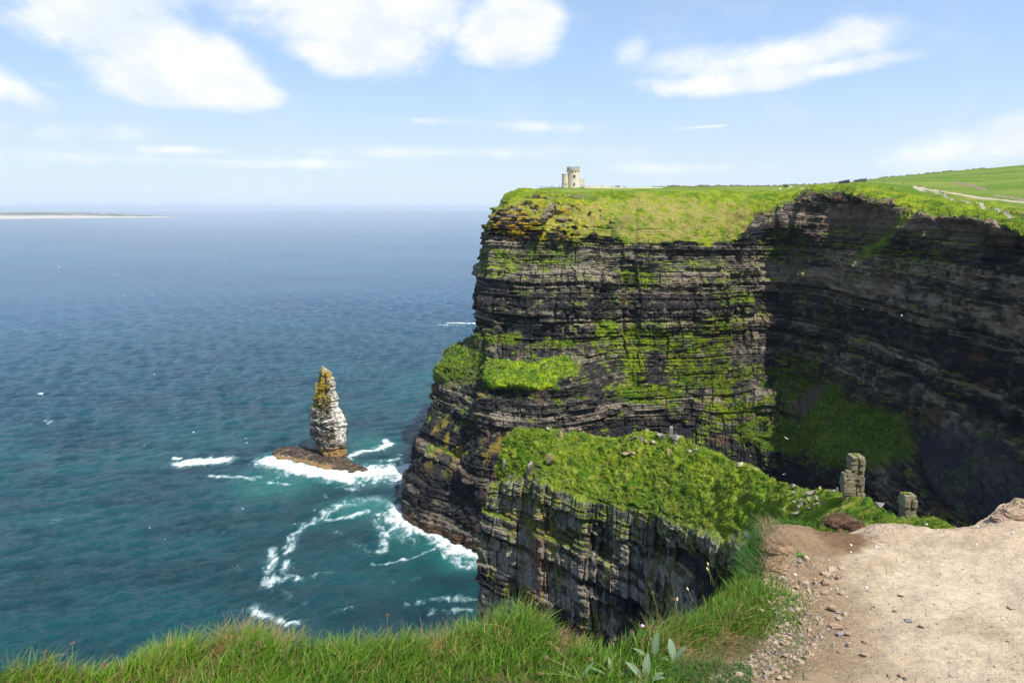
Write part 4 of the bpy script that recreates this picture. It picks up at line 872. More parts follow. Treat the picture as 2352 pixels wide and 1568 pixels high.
# ------------------------------------------------------------------ small mesh tools
def bm_obj(name, bm, mat, parent=None, smooth=False):
    me = bpy.data.meshes.new(name); bm.normal_update(); bm.to_mesh(me); bm.free()
    if smooth:
        for p in me.polygons: p.use_smooth = True
    me.materials.append(mat); return link(bpy.data.objects.new(name, me), parent)
def empty(name, loc, rz=0.0):
    o = bpy.data.objects.new(name, None); link(o); o.location = loc; o.rotation_euler = (0, 0, rz); o.empty_display_size = .2; return o
def copy_tree(o, parent=None):
    c = o.copy(); SC.collection.objects.link(c)
    if parent is not None: c.parent = parent
    for ch in list(o.children): copy_tree(ch, c)
    return c
def ring_tube(bm, rings):
    vs = [[bm.verts.new(p) for p in r] for r in rings]
    for a, b in zip(vs[:-1], vs[1:]):
        for i in range(len(a)): bm.faces.new((a[i], a[(i + 1) % len(a)], b[(i + 1) % len(a)], b[i]))
    return vs
def tube(bm, pts, rad, n=6):
    rings = []
    for i, p in enumerate(pts):
        p = Vector(p); d = (Vector(pts[min(i + 1, len(pts) - 1)]) - Vector(pts[max(i - 1, 0)])).normalized()
        a = d.orthogonal().normalized(); b = d.cross(a); r = rad[i] if hasattr(rad, '__len__') else rad
        rings.append([p + a * math.cos(2 * math.pi * k / n) * r + b * math.sin(2 * math.pi * k / n) * r for k in range(n)])
    vs = ring_tube(bm, rings); bm.faces.new(vs[0][::-1]); bm.faces.new(vs[-1])
def box(bm, c, s, rz=0.0):
    m = Matrix.Translation(Vector(c)) @ Matrix.Rotation(rz, 4, 'Z') @ Matrix.Diagonal((*s, 1)); bmesh.ops.create_cube(bm, size=1, matrix=m)
R_ = random.Random(4)
def stone_mesh(w, d, h, seed, n=11, sub=True):
    r = random.Random(seed); bm = bmesh.new(); ve = []
    for i in range(n):
        x, y, z = (r.uniform(-1, 1) for _ in range(3)); m = max(abs(x), abs(y), abs(z)); k = r.uniform(.82, 1) / m
        ve.append(bm.verts.new((x * k * w / 2, y * k * d / 2, z * k * h / 2 + h / 2)))
    g = bmesh.ops.convex_hull(bm, input=ve); bmesh.ops.delete(bm, geom=[v for v in bm.verts if not v.link_faces], context='VERTS')
    if sub:
        bmesh.ops.bevel(bm, geom=list(bm.edges), offset=min(w, d, h) * .025, segments=1, affect='EDGES')
    return bm

# ------------------------------------------------------------------ round lookout tower
M_LIME = mat_plain('pale_limestone', (.62, .54, .41), .9, .22, .9, .5, .2, .15)
M_LIME2 = mat_plain('weathered_limestone', (.44, .38, .29), .9, .3, .7, .5, .2, .15)
M_WINSHADE = mat_plain('window_shade_dark', (.03, .03, .03), .9, .1)  # near-black colour paints the shade inside the window openings
LAND = [cliff]
def make_tower():
    Y = 540.0; b = P(1316, 429, Y); zg = ground_z(b[0], b[1], LAND) or b[2]
    top = P(1316, 383.5, Y)[2]; z0 = min(zg, b[2]) - 1.0; root = empty('round_tower', (b[0], b[1], z0)); Hh = top - z0
    tag(root, 'pale round stone lookout tower with battlements and a lower side turret on the headland top', 'tower')
    n = 40
    def circ(cx, cy, r, z): return [(cx + r * math.cos(2 * math.pi * k / n), cy + r * math.sin(2 * math.pi * k / n), z) for k in range(n)]
    R1 = 4.55; bm = bmesh.new(); vs = ring_tube(bm, [circ(0, 0, R1 * 1.06, 0), circ(0, 0, R1 * 1.03, 2), circ(0, 0, R1, 5), circ(0, 0, R1 * .985, Hh * .76), circ(0, 0, R1 * 1.05, Hh * .80), circ(0, 0, R1 * 1.05, Hh * .82)]); bm.faces.new(vs[-1]); bm_obj('main_shaft', bm, M_LIME, root, False)
    bm = bmesh.new(); ro, ri = R1 * 1.08, R1 * .90
    vo = ring_tube(bm, [circ(0, 0, ri, Hh * .82 + .01), circ(0, 0, ro, Hh * .82 + .01), circ(0, 0, ro, Hh * .90), circ(0, 0, ri, Hh * .90), circ(0, 0, ri, Hh * .82 + .01)])
    nm = 14
    for k in range(nm):
        a = 2 * math.pi * (k + .3) / nm; box(bm, ((ro + ri) / 2 * math.cos(a), (ro + ri) / 2 * math.sin(a), Hh * .95), (ro - ri - .02, 1.25, Hh * .10), a)
        box(bm, (ro * 1.0 * math.cos(a), ro * 1.0 * math.sin(a), Hh * .80), (.5, .55, .9), a)
    bm_obj('battlement', bm, M_LIME2, root)
    def window(cx, cy, r, ang, z, w, h):
        bm = bmesh.new(); d = Vector((math.cos(ang), math.sin(ang), 0)); box(bm, (cx + d.x * r, cy + d.y * r, z), (.25, w, h), ang); f = bm_obj('window', bm, M_WINSHADE, root)
        bm = bmesh.new(); t_ = .22
        s = Vector((-d.y, d.x, 0)); c = Vector((cx, cy, z)) + d * (r + .08)
        for q, sz in ((s * (w / 2 + t_ / 2), (.4, t_, h + 2 * t_)), (-s * (w / 2 + t_ / 2), (.4, t_, h + 2 * t_)), (Vector((0, 0, h / 2 + t_ / 2)), (.45, w - .01, t_)), (Vector((0, 0, -h / 2 - t_ / 2)), (.45, w - .01, t_))): box(bm, c + q, sz, ang)
        bm_obj('window_surround', bm, M_LIME2, f)
    av = -math.pi / 2 + .12
    window(0, 0, R1 * .985, av, Hh * .56, 1.3, 1.7); window(0, 0, R1 * 1.02, av, Hh * .20, .9, 1.5)
    tx = P(1297.5, 429, Y)[0] - b[0]; R2 = 2.45; H2 = (P(1297, 400, Y)[2] - z0)
    bm = bmesh.new(); vs = ring_tube(bm, [circ(tx, -1.2, R2 * 1.04, 0), circ(tx, -1.2, R2, 3), circ(tx, -1.2, R2 * .98, H2 - .5), circ(tx, -1.2, R2 * 1.05, H2 - .4), circ(tx, -1.2, R2 * 1.05, H2), circ(tx, -1.2, R2 * .8, H2 + .02)]); bm.faces.new(vs[-1]); bm_obj('stair_turret', bm, M_LIME, root)
    window(tx, -1.2, R2 * .99, av + .2, H2 * .3, .55, .9)
    # low crenellated wall with an arched doorway
    xa = R1 * .9; xb = P(1343.2, 429, Y)[0] - b[0]; H3 = P(1340, 413.5, Y)[2] - z0; xm = P(1330.5, 429, Y)[0] - b[0]; hw = .75
    bm = bmesh.new(); box(bm, ((xa + xm - hw) / 2, 0, H3 / 2), (xm - hw - xa, 1.0, H3)); box(bm, ((xb + xm + hw) / 2, 0, H3 / 2), (xb - xm - hw, 1.0, H3))
    av_ = 3.6; seg = 8
    for k in range(seg):
        a0, a1 = math.pi * k / seg, math.pi * (k + 1) / seg; x0, x1 = xm - hw * math.cos(a0), xm - hw * math.cos(a1); z1 = av_ + hw * 1.3 * min(math.sin(a0), math.sin(a1))
        box(bm, ((x0 + x1) / 2, 0, (H3 + z1) / 2), (abs(x1 - x0), 1.0, H3 - z1))
    for k in range(5): box(bm, (xa + 1.2 + k * (xb - xa - 1.6) / 4, 0, H3 + .42), (.75, .98, .84))
    bm_obj('gate_wall', bm, M_LIME, root)
    return root
make_tower()

# ------------------------------------------------------------------ walls and fence on the headland
def wall_run(name, pts, h, th, mat, label, cat, jag=.15, step=1.5, seed=1, dz=0.0):
    r = random.Random(seed); P3 = []
    for (u, v, Y) in pts:
        q = P(u, v, Y); z = ground_z(q[0], q[1], LAND); P3.append(Vector((q[0], q[1], (z if z else q[2]) + dz)))
    bm = bmesh.new(); rings = []
    for a, b in zip(P3[:-1], P3[1:]):
        n = max(1, int((b - a).length / step))
        for i in range(n): 
            c = a.lerp(b, i / n); z = ground_z(c.x, c.y, LAND); c.z = (z if z else c.z) + dz; d = (b - a).normalized(); s = Vector((-d.y, d.x, 0)) * th / 2; hh = h * (1 + r.uniform(-jag, jag))
            rings.append([c - s + Vector((0, 0, -.8)), c + s + Vector((0, 0, -.8)), c + s * .8 + Vector((0, 0, hh)), c - s * .8 + Vector((0, 0, hh))])
    vs = ring_tube(bm, rings); bm.faces.new(vs[0][::-1]); bm.faces.new(vs[-1]); return tag(bm_obj(name, bm, mat), label, cat)
M_CREAM = mat_plain('cream_flagstone', (.54, .47, .35), .9, .25, .5); M_DRY = mat_plain('mossy_drystone', (.17, .16, .09), .95, .5, .4); M_SLATE = mat_plain('dark_flagstone', (.085, .08, .085), .9, .3, .8); M_FLAG = mat_plain('grey_flagstone', (.30, .27, .22), .9, .3, .8)  # each wall stone has one plain base colour
wall_run('stone_wall', [(1346, 429, 545), (1380, 428.5, 548), (1412, 428, 552)], 1.3, .6, M_CREAM, 'cream flagstone wall running right from the round tower', 'wall', seed=2)
wall_run('stone_wall', [(1413.5, 428, 553), (1428, 428, 555)], 1.6, .6, M_FLAG, 'short grey wall at the right end of the cream wall', 'wall', seed=3)
wall_run('drystone_wall', [(1500, 428, 575), (1640, 428, 600), (1760, 427, 700), (1860, 423, 780), (1945, 418, 820)], 1.5, 1.0, M_DRY, 'long mossy drystone wall along the skyline between tower and viewing platform', 'wall', .5, 3.0, 4)
wall_run('drystone_wall', [(2020, 408, 860), (2110, 398, 900), (2190, 390, 900), (2270, 383, 900)], 1.5, 1.2, M_DRY, 'drystone wall following the hill crest on the right', 'wall', .6, 3.0, 5)
wall_run('platform_wall', [(1926, 421, 500), (1960, 421, 496)], 2.7, .5, M_SLATE, 'dark flagstone wall of the viewing platform', 'wall', .03, 2.0, 6)
wall_run('platform_wall', [(1961.5, 420.5, 495), (1998, 417.5, 485)], 2.3, .5, M_FLAG, 'lighter grey flagstone wall beside the dark platform wall', 'wall', .08, 2.0, 7)
def make_fence():
    root = None; r = random.Random(3); bmw = bmesh.new(); pts = []
    for k in range(22):
        q = P(2050 + k * 13, 420 - k * 1.25, 640 + k * 4); z = ground_z(q[0], q[1], LAND) or q[2]; pts.append(Vector((q[0], q[1], z)))
    root = empty('field_fence', pts[0]); tag(root, 'pale post and wire fence crossing the green hillside above the path', 'fence')
    for p in pts:
        bm = bmesh.new(); h = 1.5 + r.uniform(-.1, .2); box(bm, p - pts[0] + Vector((0, 0, h / 2 - .2)), (.22, .22, h)); bm_obj('post', bm, M_FLAG, root)
    for hgt in (.5, 1.0): tube(bmw, [p - pts[0] + Vector((0, 0, hgt)) for p in pts], .03, 4)
    bm_obj('wire', bmw, M_FLAG, root)
make_fence()

# ------------------------------------------------------------------ visitors
M_SKIN = mat_plain('skin', (.50, .32, .24), .6); CL = {}
def cloth(c):
    if c not in CL: CL[c] = mat_plain('cloth', c, .85, .1)
    return CL[c]
def skin_mesh(name, joints, bones, parent=None, mat=None, sub=1):
    me = bpy.data.meshes.new(name); me.from_pydata([j[:3] for j in joints], bones, []); o = bpy.data.objects.new(name, me); link(o)
    md = o.modifiers.new('s', 'SKIN'); 
    for i, j in enumerate(joints): me.skin_vertices[0].data[i].radius = (j[3], j[3] if len(j) < 5 else j[4])
    me.skin_vertices[0].data[0].use_root = True
    sb = o.modifiers.new('b', 'SUBSURF'); sb.levels = sub; sb.render_levels = sub
    bpy.context.view_layer.update(); m2 = bpy.data.meshes.new_from_object(o.evaluated_get(bpy.context.evaluated_depsgraph_get()))
    m2.name = name; bpy.data.objects.remove(o); m2.materials.clear(); m2.materials.append(mat)
    for p in m2.polygons: p.use_smooth = True
    return link(bpy.data.objects.new(name, m2), parent)
def make_person(pose):
    st = .0 if pose == 0 else .22
    root = None
    J = [(0, 0, .95, .13, .10), (0, 0, 1.15, .12, .09), (0, 0, 1.38, .15, .10), (0, 0, 1.48, .055), (0, .01, 1.56, .07), (0, .015, 1.66, .085, .10), (0, .01, 1.73, .05),
         (-.09, st * .3, .90, .085), (-.10, st * .6, .50, .06), (-.10, st, .09, .042), (-.10, st + .09, .04, .035), (.09, -st * .3, .90, .085), (.10, -st * .4, .50, .06), (.10, -st, .09, .042), (.10, -st + .09, .04, .035),
         (-.19, 0, 1.40, .055), (-.25, -st * .3, 1.14, .04), (-.25, .06 + st * .2, .90, .03), (-.25, .09 + st * .2, .82, .028), (.19, 0, 1.40, .055), (.25, st * .3, 1.14, .04), (.25, .06 - st * .2, .90, .03), (.25, .09 - st * .2, .82, .028)]
    B = [(0, 1), (1, 2), (2, 3), (3, 4), (4, 5), (5, 6), (0, 7), (7, 8), (8, 9), (9, 10), (0, 11), (11, 12), (12, 13), (13, 14), (2, 15), (15, 16), (16, 17), (17, 18), (2, 19), (19, 20), (20, 21), (21, 22)]
    body = skin_mesh('person', J, B, None, M_SKIN)
    k = 1.22
    jk = [J[i] for i in (0, 1, 2)] + [J[i] for i in (15, 16, 17, 19, 20, 21)]; jk = [(a[0], a[1], a[2], a[3] * k + .012, (a[4] if len(a) > 4 else a[3]) * k + .012) for a in jk]
    skin_mesh('jacket', jk, [(0, 1), (1, 2), (2, 3), (3, 4), (4, 5), (2, 6), (6, 7), (7, 8)], body, cloth((.05, .05, .06)))
    tr = [J[i] for i in (0, 7, 8, 9, 11, 12, 13)]; tr = [(a[0], a[1], a[2], a[3] * 1.12 + .012, (a[4] if len(a) > 4 else a[3]) * 1.12 + .012) for a in tr]
    skin_mesh('trousers', tr, [(0, 1), (1, 2), (2, 3), (0, 4), (4, 5), (5, 6)], body, cloth((.04, .045, .07)))
    skin_mesh('hair', [(0, -.02, 1.66, .09, .10), (0, -.01, 1.73, .075), (0, 0, 1.775, .04)], [(0, 1), (1, 2)], body, cloth((.05, .03, .02)))
    return body
BASES = [make_person(0), make_person(1)]; used = [False, False]
def z1(x, y): return ((2100 + x / 4.704) / 1.7415, (600 + y / 4.704) / 1.7415)
def z2(x, y): return ((3100 + x / 2.361) / 1.7415, (580 + y / 2.361) / 1.7415)
def z3(x, y): return ((2500 + x / 2.352) / 1.7415, (660 + y / 2.352) / 1.7415)
K, W_, RD, OR, BL_, TN, YE, PK, GY, TL = (.02, .02, .025), (.8, .8, .8), (.6, .03, .03), (.8, .16, .03), (.05, .25, .45), (.45, .36, .24), (.75, .6, .1), (.75, .12, .25), (.2, .2, .22), (.03, .3, .35)
CN = {K: 'black', W_: 'white', RD: 'red', OR: 'orange', BL_: 'blue', TN: 'tan', YE: 'yellow', PK: 'pink', GY: 'grey', TL: 'teal'}
PPL = [(z1(245, 700), K, 'on the seaward skyline, farthest left of the visitors'), (z1(290, 700), GY, 'second from the left on the seaward skyline'), (z1(325, 700), K, 'just left of the yellow jacket on the seaward skyline'), (z1(385, 702), YE, 'on the skyline left of the tower'), (z1(450, 702), K, 'just right of the yellow jacket left of the tower'),
       (z1(495, 704), RD, 'left one of two red jackets beyond the turret'), (z1(512, 704), K, 'between two red jackets left of the turret'), (z1(545, 704), RD, 'right one of two red jackets beyond the turret'), (z1(645, 704), GY, 'alone just left of the turret'), (z1(710, 706), RD, 'in front of the left edge of the turret foot'), (z1(740, 706), PK, 'in front of the turret foot'), (z1(780, 706), K, 'at the joint of turret and tower'),
       (z1(1065, 695), K, 'standing in the arched doorway beside the tower'), (z1(1092, 728), K, 'on the lawn below the arch'), (z1(1150, 726), GY, 'on the lawn right of the arch'), (z1(1215, 728), K, 'on the lawn below the cream wall left end'), (z1(1450, 712), K, 'against the middle of the cream wall'), (z1(1650, 728), GY, 'on the lawn below the cream wall'), (z1(1765, 728), K, 'on the lawn below the right part of the cream wall'), (z1(1860, 728), TN, 'on the lawn, left of a pair'), (z1(1885, 728), K, 'on the lawn, right of a pair'),
       (z3(270, 202), K, 'at the right end of the cream wall'), (z3(290, 202), W_, 'right of the wall end'), (z3(340, 202), TL, 'between the wall end and the black group'), (z3(400, 204), K, 'leftmost of the black group on the skyline'), (z3(412, 204), GY, 'second of the group on the skyline'), (z3(436, 204), K, 'third of the group on the skyline'), (z3(465, 204), K, 'fourth of the group on the skyline'), (z3(490, 204), GY, 'rightmost of the group on the skyline'), (z3(610, 202), K, 'alone on the long flat skyline'), (z3(665, 204), TN, 'second alone on the long flat skyline'),
       (z2(270, 380), K, 'left of a pair by the drystone wall'), (z2(283, 380), GY, 'right of a pair by the drystone wall'), (z2(415, 368), K, 'first of three by the drystone wall'), (z2(435, 368), GY, 'second of three by the drystone wall'), (z2(470, 366), K, 'third of three by the drystone wall'),
       (z2(990, 352), K, 'right of the platform wall'), (z2(1028, 352), BL_, 'right of the platform wall'), (z2(1042, 352), W_, 'right of the blue jacket by the platform'), (z2(1210, 378), K, 'on the crest left of the path'), (z2(1236, 382), TN, 'on the crest left of the path'),
       (z2(1352, 408), K, 'at the top of the stepped path'), (z2(1370, 406), OR, 'at the top of the stepped path'), (z2(1420, 420), W_, 'walking near the top of the stepped path'), (z2(1486, 432), K, 'walking on the upper path'), (z2(1560, 456), K, 'at the fork of the path'), (z2(1586, 470), W_, 'at the fork of the path'),
       (z2(1885, 578), TN, 'halfway down the path'), (z2(1900, 580), W_, 'halfway down the path'), (z2(2040, 622), K, 'at the top of the crowded lower path'), (z2(2060, 628), TL, 'at the top of the crowded lower path'), (z2(2095, 636), W_, 'on the crowded lower path, left of the big white bag'), (z2(2142, 645), W_, 'on the crowded lower path with a white hood'), (z2(2160, 648), K, 'on the crowded lower path'), (z2(2176, 652), TL, 'on the crowded lower path, middle'), (z2(2197, 662), PK, 'on the crowded lower path, middle'), (z2(2225, 664), K, 'on the crowded lower path, left of two red jackets'),
       (z2(2248, 668), RD, 'on the crowded lower path, left red one'), (z2(2276, 668), RD, 'on the crowded lower path, right red one'), (z2(2300, 674), GY, 'on the crowded lower path'), (z2(2322, 680), PK, 'near the right border of the view'), (z2(2345, 684), RD, 'at the right border of the view')]
def put_person(i, loc, c, where, rz=None):
    b = BASES[i % 2]; first = not used[i % 2]
    o = b if first else copy_tree(b); used[i % 2] = True
    o.location = loc; o.rotation_euler = (0, 0, R_.uniform(0, 6.28) if rz is None else rz); s = R_.uniform(.97, 1.06); o.scale = (s, s, s)
    for ch in o.children:
        nm = ch.name.split('.')[0]; cc = c if nm == 'jacket' else ((.03, .035, .06) if nm == 'trousers' and i % 3 else (.15, .12, .09) if nm == 'trousers' else (.05, .03, .02) if i % 4 else (.35, .25, .12))
        ch.material_slots[0].link = 'OBJECT'; ch.material_slots[0].material = cloth(cc)
    tag(o, 'person in a %s jacket %s' % (CN[c], where), 'person', 'visitors on the clifftop')
for i, ((u, v), c, where) in enumerate(PPL):
    h = None
    for dv in np.arange(-1.0, 9, .5):
        h = hit(u, v + dv, LAND)
        if h is not None and h[2] < 1200: break
    if h is None or h[2] > 1200: continue
    put_person(i, h[0], c, where)
for i, (x, c, wh) in enumerate([(632, K, 'leaning at the left end of the dark platform wall'), (735, GY, 'behind the dark platform wall'), (792, OR, 'behind the joint of the platform walls'), (826, RD, 'first red one behind the lighter platform wall'), (856, OR, 'second bright one behind the lighter platform wall'), (896, TN, 'behind the right part of the lighter platform wall')]):
    q = P(z2(x, 0)[0], 421, 503 - (x - 632) * .03); z = ground_z(q[0], q[1], LAND)
    put_person(i, (q[0], q[1], (z or q[2]) + 1.3), c, wh)
# ------------------------------------------------------------------ pale boulders in the far field
for i, (x, y, w, lb) in enumerate([(100, 402, 4.5, 'grey boulder in the far green field, left of a paler one'), (140, 406, 4.0, 'pale boulder in the far green field'), (45, 425, 2.5, 'small pale boulder at the left edge of the far field'), (260, 424, 2.6, 'small pale boulder nearer the far path'), (320, 424, 2.0, 'smallest pale boulder beside the far field')]):
    h = hit(*z2(x, y), LAND)
    if h: o = bm_obj('boulder', stone_mesh(w, w * .6, w * .55, 40 + i), M_FLAG if i == 0 else M_CREAM); o.location = h[0]; tag(o, lb, 'boulder', 'boulders in the far field')

# ------------------------------------------------------------------ rock pillars and stones on the spur
M_LICH = mat_plain('lichened_sandstone', (.27, .24, .17), .92, .45, 1.2, .6, .2, .1); M_PALEST = mat_plain('pale_sandstone', (.40, .35, .27), .92, .3, 1.5, .6, .2, .1); M_ORANGE = mat_plain('orange_lichened_stone', (.30, .235, .12), .92, .5, 1.6, .6, .2, .1); M_GREYST = mat_plain('grey_sandstone', (.25, .225, .185), .92, .35, 1.5, .6, .2, .1); M_MOSS = mat_plain('mossy_turf', (.10, .16, .015), .95, .5, 3, .8, .1, .1)
def zp(x, y): return ((2700 + x / 1.685) / 1.7415, (1400 + y / 1.685) / 1.7415)
def block_column(name, L, Rr, Y, root, mat, seed, depth=1.0):
    """angular shaft of fractured beds between a left and a right outline (zoom points) at distance Y"""
    A = np.array([P(*zp(*q), Y) for q in L]); B = np.array([P(*zp(*q), Y) for q in Rr]); r = random.Random(seed * 7 + 1)
    z = A[0, 2]; zb = A[-1, 2] - .6; bm = bmesh.new(); o0 = np.array(root.location); first = True; k = 0
    while z > zb:
        h = r.choice([.28, .4, .55, .8, 1.05]) * r.uniform(.85, 1.15); zm = z - h / 2
        xl = np.interp(-zm, -A[:, 2], A[:, 0]); xr = np.interp(-zm, -B[:, 2], B[:, 0]); w = xr - xl
        cuts = [0, 1] if (w < .9 or r.random() < .35) else [0, r.uniform(.35, .65), 1]
        for c0, c1 in zip(cuts[:-1], cuts[1:]):
            x0 = xl + w * c0 + r.uniform(-.07, .07); x1 = xl + w * c1 + r.uniform(-.07, .07) - (.03 if c1 < 1 else 0); d0 = w * depth * .5 * r.uniform(.8, 1.1)
            vs = []
            for zz, sh in ((z - h + .015, 1), (z - .015, r.uniform(.90, 1.0))):
                for (fx, fy) in ((0, -1), (.5, -1.12), (1, -1), (1, 1), (0, 1)):
                    xx = x0 + (x1 - x0) * (.5 + (fx - .5) * sh) + r.uniform(-.05, .05); vs.append(bm.verts.new((xx - o0[0], Y + fy * d0 * sh + r.uniform(-.06, .06) - o0[1], zz + r.uniform(-.03, .03) - o0[2])))
            for i in range(5): bm.faces.new((vs[i], vs[(i + 1) % 5], vs[5 + (i + 1) % 5], vs[5 + i]))
            bm.faces.new(vs[:5][::-1]); bm.faces.new(vs[5:])
        z -= h; k += 1
    bmesh.ops.bevel(bm, geom=list(bm.edges), offset=.035, segments=1, affect='EDGES')
    o = bm_obj(name, bm, M_PIL, root)
    if mat == 'top':
        w = B[0, 0] - A[0, 0]; g = bm_obj('turf_cap', stone_mesh(w * .85, w * .7, .22, seed + 60, 14), M_MOSS, o); g.location = ((A[0, 0] + B[0, 0]) / 2 - o0[0], Y - o0[1], A[0, 2] - .06 - o0[2])
    return o
M_PIL = mat_plain('lichened_pillar_rock', (.20, .175, .11), .93, .6, .9, .7, .2, .12)
def pillar(u, v, Y, lab):
    q = P(u, v, Y); r = empty('rock_pillar', (q[0], q[1], q[2])); tag(r, lab, 'rock pillar', 'pillars at the back of the spur'); return r
hp = hit(*zp(1195, 975), [spur]); Y1 = hp[0].y if hp else 88
r1 = pillar(*zp(1195, 960), Y1, 'tall double rock pillar with a blocky mossy cap at the back of the spur')
block_column('cap_block', [(1190, 706), (1176, 722), (1168, 760), (1176, 795), (1186, 806)], [(1244, 700), (1266, 716), (1260, 760), (1256, 800), (1250, 812)], Y1, r1, 'top', 1)
block_column('neck_block', [(1198, 806), (1194, 830), (1200, 848)], [(1258, 802), (1262, 830), (1256, 852)], Y1, r1, 'mid', 2)
block_column('side_shaft', [(1158, 806), (1132, 828), (1120, 880), (1126, 945), (1140, 975)], [(1186, 806), (1190, 828), (1202, 880), (1204, 940), (1206, 960)], Y1 - .4, r1, 'mid', 3, .8)
block_column('main_shaft', [(1212, 850), (1216, 900), (1222, 945), (1214, 985)], [(1262, 835), (1266, 880), (1262, 945), (1272, 985)], Y1, r1, 'mid', 4)
hp = hit(*zp(1560, 1106), [spur]); Y2 = 74
r2 = pillar(*zp(1568, 1100), Y2, 'short squat rock pillar standing alone right of the tall one')
block_column('shaft', [(1530, 968), (1522, 1000), (1526, 1040), (1534, 1058), (1528, 1080), (1534, 1125)], [(1600, 966), (1612, 990), (1612, 1020), (1602, 1050), (1606, 1075), (1614, 1125)], Y2, r2, 'top', 5)
def zs(x, y): return ((1850 + x / 1.622) / 1.7415, (1650 + y / 1.622) / 1.7415)
def stone_at(u, v, wpx, hpx, mat, label, seed, objs, group, cat='stone', name='stone', rot=0.0):
    h = hit(u, v, objs)
    if not h: return None
    L = h[2]; w = wpx / FL * L; hh = hpx / FL * L
    o = bm_obj(name, stone_mesh(w, w * .8, hh * 1.25, seed), mat); o.location = h[0] - Vector((0, 0, hh * .22)); o.rotation_euler = (R_.uniform(-.2, .2), rot + R_.uniform(-.2, .2), R_.uniform(0, 6))
    return tag(o, label, cat, group)
for i, (x, y, w, h, m, lb) in enumerate([(570, 312, 22, 30, 0, 'large leaning slab with an orange lichened side on the left of the spur turf'), (1340, 275, 14, 28, 0, 'upright pale slab with orange lichen below the crest of the spur'), (1385, 210, 7, 16, 1, 'thin leaning stone sliver above the upright slab'), (1352, 150, 12, 36, 1, 'small standing stone pinnacle on the spur crest'), (1388, 168, 26, 14, 1, 'broad grey block at the foot of the crest pinnacle'), (1365, 165, 14, 12, 1, 'small block against the crest pinnacle'),
                                         (640, 160, 14, 28, 0, 'narrow upright stone on the left crest of the spur'), (400, 90, 12, 7, 1, 'flat white topped stone on the leftmost crest'), (553, 106, 12, 8, 2, 'white stone on the crest left of the narrow upright'), (1200, 120, 12, 10, 0, 'orange stone on the skyline of the spur'), (1270, 155, 22, 14, 1, 'grey slab in the crest rubble right of the ring'), (1302, 160, 10, 16, 1, 'small upright grey stone right of the slab'),
                                         (1078, 180, 14, 12, 1, 'stone at the left of the stone ring'), (1098, 158, 12, 12, 0, 'stone at the top left of the stone ring'), (1125, 160, 14, 8, 1, 'flat stone on top of the stone ring'), (1162, 180, 16, 14, 1, 'stone in the middle of the stone ring'), (1190, 195, 16, 12, 0, 'orange marked stone at the right of the stone ring'), (1242, 195, 12, 12, 2, 'pale stone between the ring and the slab'),
                                         (1060, 268, 26, 8, 0, 'flat layered stone outcropping in the middle turf, left piece'), (1100, 266, 30, 9, 0, 'flat layered stone outcropping in the middle turf, right piece'), (1480, 250, 14, 8, 2, 'small pale stone right of the upright slab'), (1512, 248, 14, 12, 2, 'pale stone at the end of the crest rubble'), (1460, 246, 9, 8, 1, 'tiny stone left of the small pale one'), (1800, 345, 18, 14, 2, 'pinkish stone on the right shoulder of the spur'),
                                         (262, 350, 22, 30, 1, 'blocky rock stub on the left corner of the spur'), (440, 405, 26, 50, 1, 'narrow rock column breaking the turf edge near the left corner'), (245, 200, 20, 24, 1, 'pale topped rock stub at the far left of the spur')]):
    stone_at(*zs(x, y + 4), w * .85, h * .72, (M_ORANGE, M_GREYST, M_PALEST)[m], lb, 100 + i, [spur], 'stones on the spur turf')
for i, (x, y, w, h, lb) in enumerate([(905, 960, 70, 40, 'broad grey ledge stone at the top of the rubble heap'), (940, 958, 20, 34, 'orange edged stone beside the broad ledge stone'), (978, 936, 24, 26, 'orange topped stone at the top right of the heap'), (845, 1012, 36, 26, 'pale pointed stone at the left of the heap'), (905, 1010, 26, 34, 'upright grey stone in the heap centre'), (952, 1004, 38, 30, 'large pale block in the heap'), (1000, 1036, 26, 24, 'small block at the right of the heap'),
                                      (848, 1040, 32, 24, 'grey block under the pale pointed stone'), (880, 1036, 20, 26, 'small upright stone in the heap'), (930, 1052, 22, 28, 'leaning stone low in the heap'), (960, 1040, 30, 20, 'flat stone low in the heap'), (832, 1058, 30, 24, 'stone at the lower left of the heap'), (815, 1100, 62, 26, 'long pale slab lying below the heap'), (905, 1070, 24, 24, 'dark sided stone at the foot of the heap'), (1070, 950, 26, 18, 'half buried stone left of the tall pillar'), (1040, 945, 20, 16, 'small half buried stone left of the tall pillar'),
                                      (800, 960, 22, 14, 'small stone at the left end of the ledge'), (795, 918, 36, 22, 'grey stone on the skyline left of the heap'), (1095, 945, 16, 26, 'stone leaning on the tall pillar'), (1382, 1050, 48, 34, 'brown boulder between the two pillars'), (1480, 1085, 54, 58, 'tall grey boulder beside the squat pillar'), (800, 1025, 18, 14, 'little stone beyond the left of the heap')]):
    stone_at(*zp(x, y + h * .3), w / 1.685 / 1.7415, h / 1.685 / 1.7415, M_ORANGE if 'orange' in lb else (M_GREYST if i % 3 else M_LICH), lb, 200 + i, [spur], 'rubble stones near the tall pillar')

